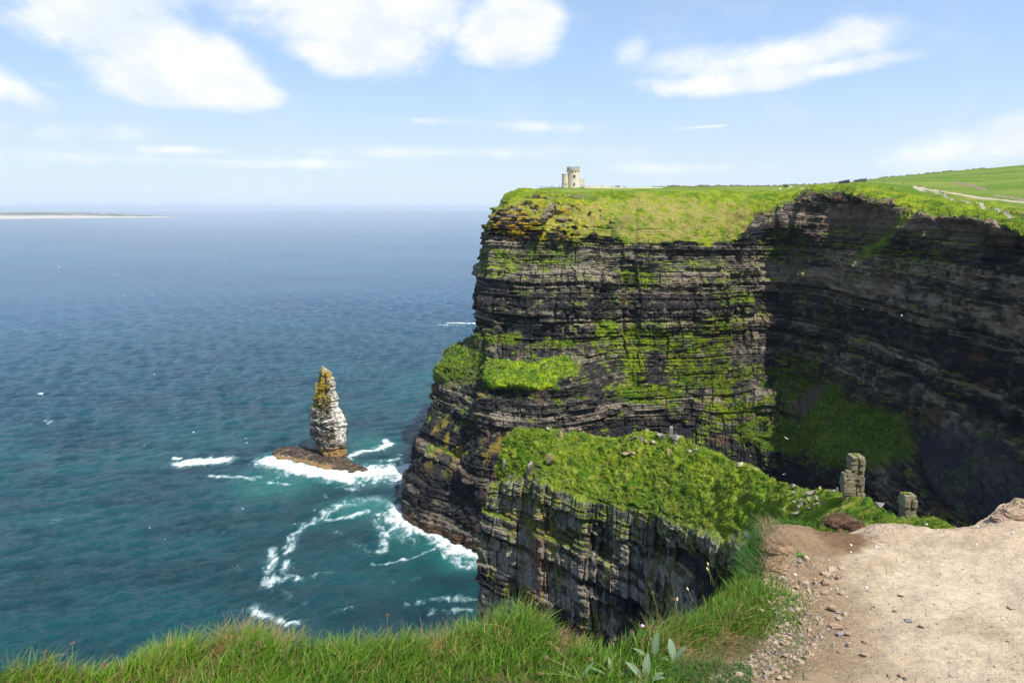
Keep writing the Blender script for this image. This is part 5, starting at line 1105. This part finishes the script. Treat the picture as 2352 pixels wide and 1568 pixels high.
# ------------------------------------------------------------------ leafy ground cover on the near spur and the bright ledge
def ground_cover(name, G, VM, step_sel, n, size, label, seed, rng_col):
    r = np.random.default_rng(seed); idx = np.flatnonzero(step_sel.ravel()); 
    a = np.linalg.norm(np.cross(np.gradient(G, axis=0), np.gradient(G, axis=1)), axis=-1).ravel()[idx]; idx = r.choice(idx, n, p=a / a.sum())
    p = G.reshape(-1, 3)[idx]; cl = fbm(p[:, 0] / 2.2, p[:, 1] / 2.2, p[:, 2] / 2.2, 3, seed + 50); kp = r.random(n) < sst(cl, -.5, .25) + .15; p = p[kp]; n = len(p); p = p + r.normal(size=(n, 3)) * .12; m = 3
    V = []; C = []
    base = np.repeat(p, m, 0); ang = r.random(n * m) * 6.28; el = .2 + 1.0 * r.random(n * m); s = size * (.35 + 1.1 * r.random(n * m) ** 2) * np.clip(base[:, 1] / 165, .4, 3); d = np.stack([np.cos(ang) * np.cos(el), np.sin(ang) * np.cos(el), np.sin(el)], -1)
    sd = np.stack([-np.sin(ang), np.cos(ang), 0 * ang], -1)
    A = base - sd * (s * .28)[:, None] + d * (s * .3)[:, None]; B = base + sd * (s * .28)[:, None] + d * (s * .3)[:, None]; T = base + d * s[:, None]
    V = np.stack([base, B, T, A], 1).reshape(-1, 3); F = np.arange(len(V)).reshape(-1, 4)
    t = fbm(base[:, 0] / 3, base[:, 1] / 3, base[:, 2] / 3, 3, seed); k = np.clip(.5 + .5 * t + .35 * r.normal(size=n * m), 0, 1)[:, None]
    c = np.array(rng_col[0]) * (1 - k) + np.array(rng_col[1]) * k; pa = (r.random(n * m) < .10 + .25 * sst(fbm(base[:, 0] / 5, base[:, 1] / 5, base[:, 2] / 5, 3, seed + 9), .1, .5))[:, None]; c = np.where(pa, np.array(rng_col[2]), c); br = (r.random(n * m) < .28 * sst(fbm(base[:, 0] / 4, base[:, 1] / 4, base[:, 2] / 4, 3, seed + 19), .0, .5))[:, None]; c = np.where(br, np.array([.30, .20, .05]), c)
    o = mesh_np(name, V, F, M_BLADE, np.repeat(c, 4, 0).astype(np.float32)); tag(o, label, 'plants', kind='stuff')
ground_cover('leafy_plants', SG, SV, (SV > .55) & (np.arange(SG.shape[1])[None, :] > 60), 70000, .26, 'low leafy green plants carpeting the near rock spur', 31, [(.070, .150, .008), (.290, .370, .022), (.42, .45, .20)])
_u, _v = proj(CG); ground_cover('leafy_plants', CG, CV, (CV > .5) & (_v > 740) & (_v < 1100) & (_u > 960) & (_u < 2150) & ((_u < 1345) | (_u > 1690)), 42000, .42, 'low leafy green plants on the ledges of the great cliff', 32, [(.050, .120, .008), (.190, .290, .020), (.34, .40, .18)])

# ------------------------------------------------------------------ gulls
M_GULL = mat_plain('white_feathers', (.85, .85, .84), .7, .05)
def gull_mesh():
    bm = bmesh.new()
    tube(bm, [(-.24, 0, 0), (-.16, 0, .01), (0, 0, 0), (.14, 0, .01), (.20, 0, .03), (.25, 0, .03), (.29, 0, .02)], [.015, .05, .075, .055, .045, .035, .008], 8)
    for s in (-1, 1):
        v = [bm.verts.new(q) for q in [(.08, s * .05, .02), (-.10, s * .05, .02), (-.09, s * .32, .12), (.07, s * .30, .13), (-.16, s * .66, .07), (-.06, s * .62, .09), (-.08, s * .05, .0), (-.09, s * .31, .10)]]
        bm.faces.new((v[0], v[1], v[2], v[3])); bm.faces.new((v[3], v[2], v[4], v[5]))
    t = [bm.verts.new(q) for q in [(-.22, -.03, 0), (-.22, .03, 0), (-.38, .07, .01), (-.38, -.07, .01)]]; bm.faces.new(t)
    return bm
def z7(x, y): return ((500 + x / 1.622) / 1.7415, (1700 + y / 1.622) / 1.7415)
def z8(x, y): return ((x / 1.2379) / 1.7415, (800 + y / 1.2379) / 1.7415)
def z5(x, y): return ((1850 + x / 1.96) / 1.7415, (700 + y / 1.96) / 1.7415)
def z6(x, y): return ((2900 + x / 1.96) / 1.7415, (700 + y / 1.96) / 1.7415)
GU = [(z8(*q), 330, 'gull over the open sea') for q in [(775, 190), (775, 233), (868, 213), (1062, 210), (1115, 290), (993, 150), (293, 332), (510, 320), (752, 470), (1272, 413), (1235, 455), (210, 232), (1567, 345), (1740, 195), (612, 470), (765, 862)]]
GU += [(z7(*q), 300, 'gull over the teal water') for q in [(785, 85), (790, 113), (445, 45), (125, 133), (1230, 550), (640, 695), (160, 665), (260, 740), (730, 910), (765, 540), (1100, 640)]]
GU += [(z5(560, 1040), 370, 'white gull in front of the dark headland face'), (z5(1225, 1092), 370, 'white gull in front of the pale strata'), (z6(1080, 1052), 250, 'white gull before the shaded bay wall, left one'), (z6(1385, 1100), 250, 'white gull before the shaded bay wall, right one'), (z6(860, 990), 280, 'white gull before the inner corner of the bay')]
GU += [(zp(615, 200), 250, 'white gull over the green slope of the bay, upper one'), (zp(750, 593), 200, 'white gull over the green slope of the bay, lower one'), (zp(735, 836), 180, 'white gull just above the rear edge of the spur'), (zp(510, 712), 190, 'white gull over the dark gap behind the spur'), (zp(1180, 735), 130, 'white gull beside the tall pillar top')]
GX = [', left of the middle and nearest the horizon but one', ', just below another left of the middle', ', between the island point and the headland', ', right of the middle near the horizon', ', lowest of those in the centre of the far water', ', highest of all over the far water', ', far left below the island', ', below the middle of the island', ', in the centre left of the open water', ', above and right of the sea stack', ', above the sea stack', ', leftmost just below the island', ', halfway between stack and headland skyline', ', rightmost near the headland', ', lower left of the open water', ', just left above the stack summit',
      ', left of the stack waist', ', left of the stack beside another', ', farther left of the stack', ', farthest left level with the stack', ', in the dark water right of centre', ', in the teal water left of the foam arc', ', at the left over the teal water', ', a little lower at the left', ', just above the left foam line', ', below the left foam line of the stack', ', above the lower foam streak', '', '', '', '', '', '', '', '', '', '']
g0 = None
for i, ((u, v), Y, lb) in enumerate(GU):
    if g0 is None: g0 = bm_obj('gull', gull_mesh(), M_GULL); o = g0
    else: o = g0.copy(); SC.collection.objects.link(o)
    o.location = P(u, v, Y); o.rotation_euler = (R_.uniform(-.5, .5), R_.uniform(-.2, .2), R_.uniform(0, 6.28)); s = R_.uniform(.9, 1.15); o.scale = (s, s, s)
    tag(o, lb + GX[i], 'gull', 'gulls in flight')

# ------------------------------------------------------------------ houses on the island
M_WH = mat_plain('whitewash', (.8, .8, .78), .8, .05); M_ROOFD = mat_plain('dark_slate_roof', (.10, .10, .12), .8)
h0 = None
for i, (x, y) in enumerate([(470, 68), (500, 70), (515, 70), (600, 70), (618, 69), (632, 68), (650, 69), (672, 70), (690, 72), (375, 75), (765, 82)]):
    h = None
    for dy in (0, 2, 4, 6, 8, 10):
        h = h or hit(*z8(x, y + dy), [island])
    if not h: continue
    if h0 is None:
        h0 = empty('cottage', (0, 0, 0)); bm = bmesh.new(); box(bm, (0, 0, 3), (22, 9, 8)); bm_obj('wall', bm, M_WH, h0)
        bm = bmesh.new(); v = [bm.verts.new(q) for q in [(-11.4, -5, 7), (11.4, -5, 7), (11.4, 5, 7), (-11.4, 5, 7), (-11.4, 0, 11), (11.4, 0, 11)]]
        for f in ((0, 1, 5, 4), (2, 3, 4, 5), (0, 4, 3), (1, 2, 5), (3, 2, 1, 0)): bm.faces.new([v[k] for k in f])
        bm_obj('roof', bm, M_ROOFD, h0); o = h0
    else: o = copy_tree(h0)
    o.location = h[0]; o.rotation_euler = (0, 0, R_.uniform(-.5, .5)); s = R_.uniform(1.0, 1.9); o.scale = (s, s, s)
    tag(o, 'tiny whitewashed cottage on the far island, ' + ['leftmost in the left pair', 'second from the left', 'third from the left', 'first of the close row', 'second of the close row', 'third of the close row', 'fourth of the close row', 'fifth of the close row', 'last of the close row', 'alone left of the others', 'alone nearest the island point'][i], 'house', 'cottages on the island')

# ------------------------------------------------------------------ things on the near ground
def gpt(u, v):
    p = PZ(u, v, GZ)
    for _ in range(3):
        z, _, _ = near_height(np.array([p[0]]), np.array([p[1]])); zz = max(float(z[0]), GZ - .15); p = PZ(u, v, zz)
    return Vector((float(p[0]), float(p[1]), zz))
M_P1 = mat_plain('brown_sandstone_pebble', (.30, .21, .14), .9, .3, 60, .4, .2, .002); M_P2 = mat_plain('pale_sandstone_pebble', (.37, .28, .19), .9, .25, 60, .4, .2, .002); M_P3 = mat_plain('grey_slate_pebble', (.22, .20, .19), .85, .3, 60, .4, .2, .002); M_P4 = mat_plain('white_shell', (.75, .76, .78), .6, .1, 40)
def zg(x, y): return ((2900 + x / 1.887) / 1.7415, (1900 + y / 1.887) / 1.7415)
def pebble(x, y, w, h, m, lb, seed, cat='stone', name='stone', grp='loose stones on the earth path'):
    u, v = zg(x, y + h * .4); p = gpt(u, v); L = (p - Vector((0, 0, H))).length; k = L / FL / 1.887 / 1.7415
    o = bm_obj(name, stone_mesh(w * k, w * k * .75, h * k * 1.1, seed, 14), m); o.location = p - Vector((0, 0, h * k * .2)); o.rotation_euler = (R_.uniform(-.15, .15), R_.uniform(-.15, .15), R_.uniform(-.4, .4)); tag(o, lb, cat, grp)
BIG = [(1055, 1355, 56, 26, M_P1, 'dark flat topped stone alone near the bottom of the path'), (925, 1282, 32, 34, M_P3, 'upright grey brown stone left of centre on the path'), (865, 1192, 58, 34, M_P3, 'grey stone with a brown one beside it at the gravel margin'), (918, 1196, 50, 30, M_P1, 'dark brown stone touching a grey one at the gravel margin'), (848, 1130, 80, 36, M_P1, 'long layered brown stone at the gravel margin'), (800, 1008, 64, 44, M_P1, 'rough brown clod above the layered stone'), (755, 885, 50, 36, M_P2, 'rounded pale brown stone halfway up the margin'), (880, 885, 50, 20, M_P2, 'flat pale stone halfway up the margin'),
       (755, 800, 56, 40, M_P1, 'lumpy brown stone below the earth mound'), (855, 768, 40, 26, M_P1, 'brown stone right of the lumpy one'), (600, 812, 66, 34, M_P2, 'broad pale flat stone under the earth mound'), (605, 622, 48, 30, M_P2, 'rounded tan stone beside the green sprig'), (568, 650, 36, 18, M_P3, 'flat grey stone below the rounded tan one'), (638, 612, 28, 30, M_P2, 'small upright tan stone beside the rounded one'), (885, 690, 60, 28, M_P2, 'pale flake beside the gravel above the margin'), (800, 705, 70, 24, M_P2, 'pale flat flake in the gravel'), (760, 740, 70, 22, M_P2, 'long pale flake below another flake'),
       (1385, 1096, 44, 18, M_P3, 'dark flat stone in the middle of the path'), (1482, 1140, 40, 22, M_P1, 'brown stone right of the dark flat one'), (1055, 1256, 36, 20, M_P1, 'brown stone above the flat topped one'), (865, 1330, 34, 24, M_P1, 'round brown stone left of the flat topped one'), (2160, 1000, 54, 18, M_P2, 'pale flat stone on the right of the path'), (1325, 910, 34, 14, M_P1, 'thin dark chip on the upper path'), (860, 1080, 46, 22, M_P2, 'pale stone above the layered one'), (905, 1048, 30, 28, M_P2, 'pale upright stone above the layered one'), (710, 1100, 56, 32, M_P2, 'pale wedge stone beside the grass'), (690, 1085, 30, 22, M_P2, 'small pale stone behind the wedge stone'),
       (395, 1468, 44, 22, M_P1, 'brown stone at the bottom by the grass'), (355, 1460, 44, 18, M_P3, 'grey flake at the bottom by the grass'), (320, 1490, 50, 24, M_P2, 'tan flake at the bottom by the grass'), (105, 1500, 54, 26, M_P2, 'tan stone at the bottom left in the sparse grass'), (405, 1530, 40, 30, M_P2, 'tan stone at the very bottom of the path'), (610, 1370, 44, 24, M_P1, 'brown stone between grass and path'), (1250, 1512, 36, 20, M_P1, 'small brown stone at the bottom middle'), (1325, 1508, 36, 24, M_P1, 'darker stone at the bottom middle'), (1368, 1530, 40, 18, M_P3, 'grey flake at the bottom middle'), (580, 1208, 40, 18, M_P3, 'grey flake in the grass margin'), (640, 1168, 28, 26, M_P2, 'small tan stone in the grass margin'), (800, 1135, 40, 30, M_P1, 'brown chip left of the layered stone')]
for i, (x, y, w, h, m, lb) in enumerate(BIG): pebble(x, y, w, h, m, lb, 300 + i)
SHW = ['left of centre on the path, largest of a pair', 'left of centre on the path, smaller of a pair', 'on the dark soil below the turf clod', 'just right of the dark soil', 'at the lower end of the dark soil', 'near the rim under the squat pillar', 'in the upper middle of the path', 'near the rim right of the middle', 'brightest near the right border', 'in the gravel under the earth mound', 'in the gravel beside the turf sprigs', 'on the margin beside a green sprig', 'in the upper right of the path', 'at the right side of the path', 'in the gravel right of the rooty lump', 'tiny at the rim in the middle']
for i, (x, y, s) in enumerate([(1065, 846, 18), (1193, 840, 12), (952, 525, 20), (1140, 538, 20), (950, 578, 12), (1523, 368, 18), (1530, 648, 14), (1906, 384, 14), (2172, 436, 22), (530, 748, 20), (845, 858, 16), (920, 915, 12), (1900, 520, 12), (2035, 836, 10), (785, 640, 12), (1612, 408, 9)]):
    pebble(x, y, s, s * .7, M_P4, 'little white snail shell ' + SHW[i], 360 + i, 'shell', 'shell', 'white shells on the path')
r = random.Random(77)
small = [bm_obj('stone', stone_mesh(.022, .017, .010, 400 + k, 12, False), [M_P1, M_P2, M_P3][k % 3]) for k in range(6)]; uu = [False] * 6
for i in range(150):
    if i < 100: u = 1735 + abs(r.gauss(0, 1)) * 70 + r.uniform(0, 40); v = r.uniform(1310, 1560)
    else: u = r.uniform(1780, 2350); v = r.uniform(1215, 1565)
    p = gpt(u, v); k = i % 6
    if i < 6: o = small[k]
    else: o = small[k].copy(); SC.collection.objects.link(o)
    s = r.uniform(.35, 1.1) * (1.15 if i < 100 else .6); o.location = p - Vector((0, 0, .002)); o.rotation_euler = (r.uniform(-.3, .3), r.uniform(-.3, .3), r.uniform(0, 6.3)); o.scale = (s, s, s)
    tag(o, ('tiny %s pebble scattered on the bare earth path' % ['brown', 'pale tan', 'grey'][i % 3]), 'pebble', 'tiny pebbles on the path')
def gravel():
    n = 3000; rg = np.random.default_rng(9); u = 1740 + np.abs(rg.normal(size=n)) * 75 + rg.random(n) * 30; v = 1290 + rg.random(n) * 280
    u = np.where(v > 1490, u - (v - 1490) * 1.6, u); u = np.concatenate([u, 1800 + 700 * rg.random(1700)]); v = np.concatenate([v, 1200 + 370 * rg.random(1700) ** .8]); n0 = n; p = PZ(u, v, GZ); gl = grassland(p[:, 0], p[:, 1]); keep = (gl < .12) & (sdist(p[:, 0], p[:, 1]) > .02); big_ = np.arange(len(p))[keep] < n0; p = p[keep]; n = len(p)
    z, _, _ = near_height(p[:, 0], p[:, 1]); base = np.array([[-1, -.7, 0], [1, -.6, 0], [.8, .8, 0], [-.7, .7, 0], [-.5, -.3, 1], [.5, -.35, .9], [.3, .4, .8], [-.4, .4, 1]], float)
    s = ((.0025 + .006 * rg.random(n) ** 3) * np.where(big_, 1, .55))[:, None, None]; a = rg.random(n) * 6.28; V = base[None] * (1 + .3 * rg.normal(size=(n, 8, 3))) * s * [1, 1, .7]
    c, q = np.cos(a)[:, None], np.sin(a)[:, None]; x = V[..., 0] * c - V[..., 1] * q; y = V[..., 0] * q + V[..., 1] * c
    V = np.stack([x + p[:, 0:1], y + p[:, 1:2], V[..., 2] + z[:, None] - .0005], -1); f = np.array([[0, 1, 5, 4], [1, 2, 6, 5], [2, 3, 7, 6], [3, 0, 4, 7], [4, 5, 6, 7]])
    F = (np.arange(n)[:, None, None] * 8 + f[None]).reshape(-1, 4); cc = np.array([[.30, .21, .14], [.46, .35, .24], [.24, .21, .19], [.52, .42, .32]])[rg.integers(0, 4, n)] * (.5 + .5 * rg.random((n, 1)))
    o = mesh_np('gravel', V.reshape(-1, 3), F, M_BLADE if False else M_STONE, np.repeat(cc, 8, 0).astype(np.float32)); tag(o, 'fine brown gravel between the turf and the path', 'gravel', kind='stuff')
gravel()

# turf clods and crumbly lumps at the rim
def lump(u, v, wpx, hpx, color, name, lb, cat, seed, fib=0):
    p = gpt(u, v); k = (p - Vector((0, 0, H))).length / FL; w, h = wpx * k, hpx * k; root = empty(name, p); tag(root, lb, cat)
    n, m = 60, 30; th = np.linspace(0, 2 * math.pi, n, endpoint=False)[None, :]; ph = np.linspace(.02, math.pi * .62, m)[:, None]
    d = np.stack([np.sin(ph) * np.cos(th), np.sin(ph) * np.sin(th), np.cos(ph) + 0 * th], -1)
    rr = 1 + .22 * fbm(d[..., 0] * 2, d[..., 1] * 2, d[..., 2] * 2, 3, seed) + .12 * fbm(d[..., 0] * 7, d[..., 1] * 7, d[..., 2] * 7, 3, seed + 1) + .08 * fbm(d[..., 0] * 22, d[..., 1] * 22, d[..., 2] * 22, 2, seed + 2)
    V = d * rr[..., None] * np.array([w / 2, w / 2.6, h]); V = V.reshape(-1, 3); cc = np.array(color) * (.7 + .6 * vn(V[:, 0] * 60, V[:, 1] * 60, V[:, 2] * 60, 3))[:, None]
    mesh_np('earth_core', V, grid_faces(m, n, wrap=True), M_STONE, cc.astype(np.float32), parent=root)
    if fib:
        rg = np.random.default_rng(seed); i = rg.integers(0, len(V), fib); b = V[i] * .96
        o = blades('root_fibres', b, .012 + .028 * rg.random(fib), np.full(fib, .0012), np.arctan2(b[:, 1], b[:, 0]) + rg.normal(size=fib) * .8, .6 + .8 * rg.random(fib), (np.array([.26, .17, .10]) * (.4 + .9 * rg.random((fib, 1)))).astype(np.float32), M_BLADE)
        o.parent = root
lump(1928, 1200, 62, 16, (.12, .07, .045), 'turf_clod', 'dark brown fibrous turf clod lying at the rim of the path', 'clod', 801, 700)
lump(1966, 1212, 34, 11, (.15, .085, .05), 'turf_clod', 'smaller dark crumbly clod right of the fibrous turf clod', 'clod', 804, 500)
lump(2328, 1180, 50, 15, (.32, .23, .16), 'earth_clod', 'pale crumbly earth lump at the far right rim', 'clod', 811)
lump(2296, 1192, 34, 9, (.30, .21, .15), 'earth_clod', 'lower crumbly earth lump left of the far right one', 'clod', 815)
lump(2350, 1166, 44, 16, (.34, .25, .17), 'earth_clod', 'topmost crumbly earth lump touching the right border', 'clod', 819)
lump(1795, 1262, 60, 13, (.26, .17, .10), 'earth_clod', 'brown rooty lump on the earth mound', 'clod', 827, 260)
lump(1785, 1300, 50, 12, (.27, .18, .11), 'earth_clod', 'brown lump at the foot of the earth mound', 'clod', 829, 180)

# plantains, seed heads and the pink flower
M_LEAF = mat_leaf('plantain_leaf', .25, .5); M_STEM = mat_plain('flower_stalk', (.22, .26, .06), .7); M_HEAD = mat_plain('brown_seed_head', (.11, .065, .035), .9, .5, 200, .8, .2, .001); M_PINK = mat_plain('pink_petals', (.85, .42, .72), .7); M_DRYF = mat_plain('pale_dry_flower', (.62, .50, .26), .8, .3, 100)
def leaf(root, az, el, L, W, curl, col):
    n = 9; V = []; 
    for i in range(n):
        t = i / (n - 1); a = el - curl * t; x = L * (t * math.cos(el) + .25 * curl * t * t * math.sin(el)); z = L * (t * math.sin(el) - .35 * curl * t * t); w = W * math.sin(math.pi * min(1, t * .93 + .07)) ** .8 * (.5 if t < .12 else 1)
        for s in (-1, -.5, 0, .5, 1): V.append((x * math.cos(az) - s * w / 2 * math.sin(az), x * math.sin(az) + s * w / 2 * math.cos(az), z + abs(s) * w * .16))
    cc = np.array([np.array(col) * (1.15 if k % 5 == 2 else 1 - .08 * (k % 2)) for k in range(len(V))], np.float32)
    return mesh_np('leaf', np.array(V), grid_faces(n, 5), M_LEAF, cc, smooth=True, parent=root)
def stalk(root, az, h, bend, head, hl=.018, hr=.0045):
    pts = [(bend * t ** 1.8 * math.cos(az), bend * t ** 1.8 * math.sin(az), h * (t - .12 * t * t * abs(bend) / max(h, .01))) for t in np.linspace(0, 1, 8)]
    bm = bmesh.new(); tube(bm, pts, .0009, 5); s = bm_obj('flower_stalk', bm, M_STEM, root, True)
    e = Vector(pts[-1]); d = (e - Vector(pts[-2])).normalized(); bm = bmesh.new()
    tube(bm, [e + d * hl * t for t in (0, .15, .4, .7, .9, 1.0)], [hr * .4, hr * .9, hr, hr * .85, hr * .5, hr * .1], 8); bm_obj('seed_head', bm, head, s, True)
    if head is M_HEAD:
        bm = bmesh.new(); rr = random.Random(int(h * 1e5))
        for k in range(10):
            a = k * .63; q = e + d * hl * .3 + d.orthogonal().normalized() * 0; c = q + Vector((math.cos(a), math.sin(a), .2)) * hr * 1.5; bmesh.ops.create_icosphere(bm, subdivisions=0, radius=.0009, matrix=Matrix.Translation(c))
        bm_obj('anthers', bm, M_DRYF, s)
def zc(x, y): return ((1400 + x / 1.568) / 1.7415, (2200 + y / 1.568) / 1.7415)
def plant(x, y, name, lb, cat, grp=None):
    r_ = empty(name, gpt(*zc(x, y))); return tag(r_, lb, cat, grp)
GL = (.19, .27, .16); GL2 = (.15, .24, .10)
p1 = plant(1850, 830, 'plantain', 'large plantain with broad grey green leaves at the lower turf edge', 'plantain', 'plantains in the near turf')
for az, el, L, W in [(2.5, .75, .075, .022), (1.2, 1.25, .085, .020), (.3, .5, .06, .018), (3.6, .3, .07, .02), (-1.2, .45, .06, .02), (-.4, .7, .065, .018), (4.4, .6, .07, .022)]: leaf(p1, az, el, L * 1.25, W * 1.3, .5, GL)
for az, h, b in [(2.6, .17, .05), (2.2, .14, .02), (1.0, .15, .02)]: stalk(p1, az, h, b, M_HEAD)
p2 = plant(2030, 700, 'plantain', 'plantain with two upright spoon shaped leaves right of the large one', 'plantain', 'plantains in the near turf')
for az, el, L, W in [(1.9, 1.25, .075, .026), (.2, 1.0, .065, .024), (3.3, .5, .05, .018)]: leaf(p2, az, el, L * 1.2, W * 1.15, .35, GL)
p3 = plant(1900, 700, 'plantain', 'tall leaved plantain behind the large one', 'plantain', 'plantains in the near turf')
for az, el, L, W in [(1.0, 1.3, .10, .022), (2.8, .6, .07, .02), (3.9, .4, .06, .02)]: leaf(p3, az, el, L * 1.2, W * 1.2, .3, GL)
for az, h, b in [(2.3, .12, .03), (1.4, .13, .0), (.2, .15, .02)]: stalk(p3, az, h, b, M_HEAD)
p4 = plant(1640, 800, 'plantain', 'low plantain with narrow leaves left of the large one', 'plantain', 'plantains in the near turf')
for az, el, L, W in [(2.9, .5, .09, .014), (.2, .35, .09, .014), (1.6, .8, .08, .014), (-1.0, .3, .07, .014)]: leaf(p4, az, el, L, W, .5, GL2)
for az, h, b in [(1.9, .12, .01), (1.2, .13, .02), (2.8, .06, .07)]: stalk(p4, az, h, b, M_HEAD)
p5 = plant(1440, 820, 'plantain', 'plantain with long drooping seed stalks in the lower turf', 'plantain', 'plantains in the near turf')
for az, el, L, W in [(2.9, .5, .08, .016), (.5, .9, .085, .016)]: leaf(p5, az, el, L, W, .5, GL2)
for az, h, b in [(3.0, .09, .11), (3.3, .06, .13), (2.7, .10, .08)]: stalk(p5, az, h, b, M_HEAD)
for i, (x, y, h, b, az, hd, lb) in enumerate([(1935, 470, .11, .03, 2.7, M_HEAD, 'long leaning plantain stalk at the grass skyline right of the gap'), (2055, 500, .09, .02, 2.2, M_HEAD, 'dark headed plantain stalk right of the long leaning one'), (2040, 470, .08, .02, 1.2, M_DRYF, 'stalk with a pale papery seed head beside a dark one'), (2145, 340, .05, .02, 2.6, M_DRYF, 'small pale headed stalk on the right grass rise'), (2280, 230, .06, .03, 2.5, M_DRYF, 'leaning pale headed stalk under the hanging tuft'), (2262, 215, .07, .02, 2.2, M_DRYF, 'upright pale headed stalk under the hanging tuft'),
                                             (235, 545, .07, .01, 1.5, M_HEAD, 'brown headed stalk at the grass crest above the surf'), (1365, 700, .06, .06, 3.1, M_HEAD, 'bent stalk with a dark head in the middle turf')]):
    q = plant(x, y, 'plantain_stalk', lb, 'seed stalk', 'seed stalks standing above the grass'); stalk(q, az, h * 1.3, b, hd)
def zl(x, y): return ((x / 1.68) / 1.7415, (2300 + y / 1.68) / 1.7415)
for i, (x, y, h, lb) in enumerate([(305, 650, .05, 'orange brown seed head low in the far left grass'), (490, 590, .05, 'rusty seed head near the left grass crest'), (705, 720, .035, 'brown seed head at the bottom of the left grass'), (1540, 560, .05, 'nearly black seed head below the tan tussock'), (1732, 580, .04, 'black seed head left of the bare earth hollow'), (1765, 590, .035, 'second dark seed head left of the bare earth hollow')]):
    q = tag(empty('plantain_stalk', gpt(*zl(x, y))), lb, 'seed stalk', 'seed stalks standing above the grass'); stalk(q, 1.5, h * 1.5, .01, M_HEAD, .016, .005)
for i, (x, y, lb) in enumerate([(590, 680, 'broad green dock leaf in the left grass'), (1660, 600, 'pair of pointed leaves left of the bare hollow'), (1910, 580, 'tall pointed leaf beside the bare earth hollow')]):
    q = tag(empty('broad_leaf', gpt(*zl(x, y))), lb, 'leaf plant', 'broad leaves in the left grass'); leaf(q, .9, 1.1, .07, .014, .3, GL2); leaf(q, 2.3, .8, .06, .013, .4, GL2)
q = plant(1850, 590, 'thrift_flower', 'small pink thrift flower on a thin stalk in the right turf', 'flower'); bm = bmesh.new(); tube(bm, [(0, 0, 0), (-.006, 0, .04), (-.012, 0, .075)], .0008, 5); s = bm_obj('stem', bm, M_STEM, q)
bm = bmesh.new()
for k in range(16):
    a = k * 2.4; rr = .006 * math.sqrt(k / 16); bmesh.ops.create_icosphere(bm, subdivisions=1, radius=.0026, matrix=Matrix.Translation((-.012 + rr * math.cos(a), rr * math.sin(a), .077 + .003 * math.cos(rr * 200))))
bm_obj('petals', bm, M_PINK, q, True)
q = tag(empty('green_sprig', gpt(*zg(565, 612))), 'small bright green sprig growing on the earth mound', 'plant')
for k in range(14): leaf(q, k * 2.4, .3 + .05 * (k % 8), .022 + .001 * k, .009, .3, (.10, .24, .03))

# ------------------------------------------------------------------ sea air
def make_haze():
    bm = bmesh.new(); box(bm, (0, 15000, 158), (130000, 110000, 324)); m = bpy.data.materials.new('sea_air'); m.use_nodes = True; t = m.node_tree; t.nodes.clear()
    v = nn(t, 'ShaderNodeVolumePrincipled'); v.inputs['Color'].default_value = (.74, .87, 1.0, 1); v.inputs['Density'].default_value = HAZE; v.inputs['Anisotropy'].default_value = 0.0
    o_ = nn(t, 'ShaderNodeOutputMaterial'); t.links.new(v.outputs[0], o_.inputs['Volume']); tag(bm_obj('haze', bm, m), 'thin sea haze that pales the far water and island', kind='stuff')
HAZE = 2.2e-5
make_haze()
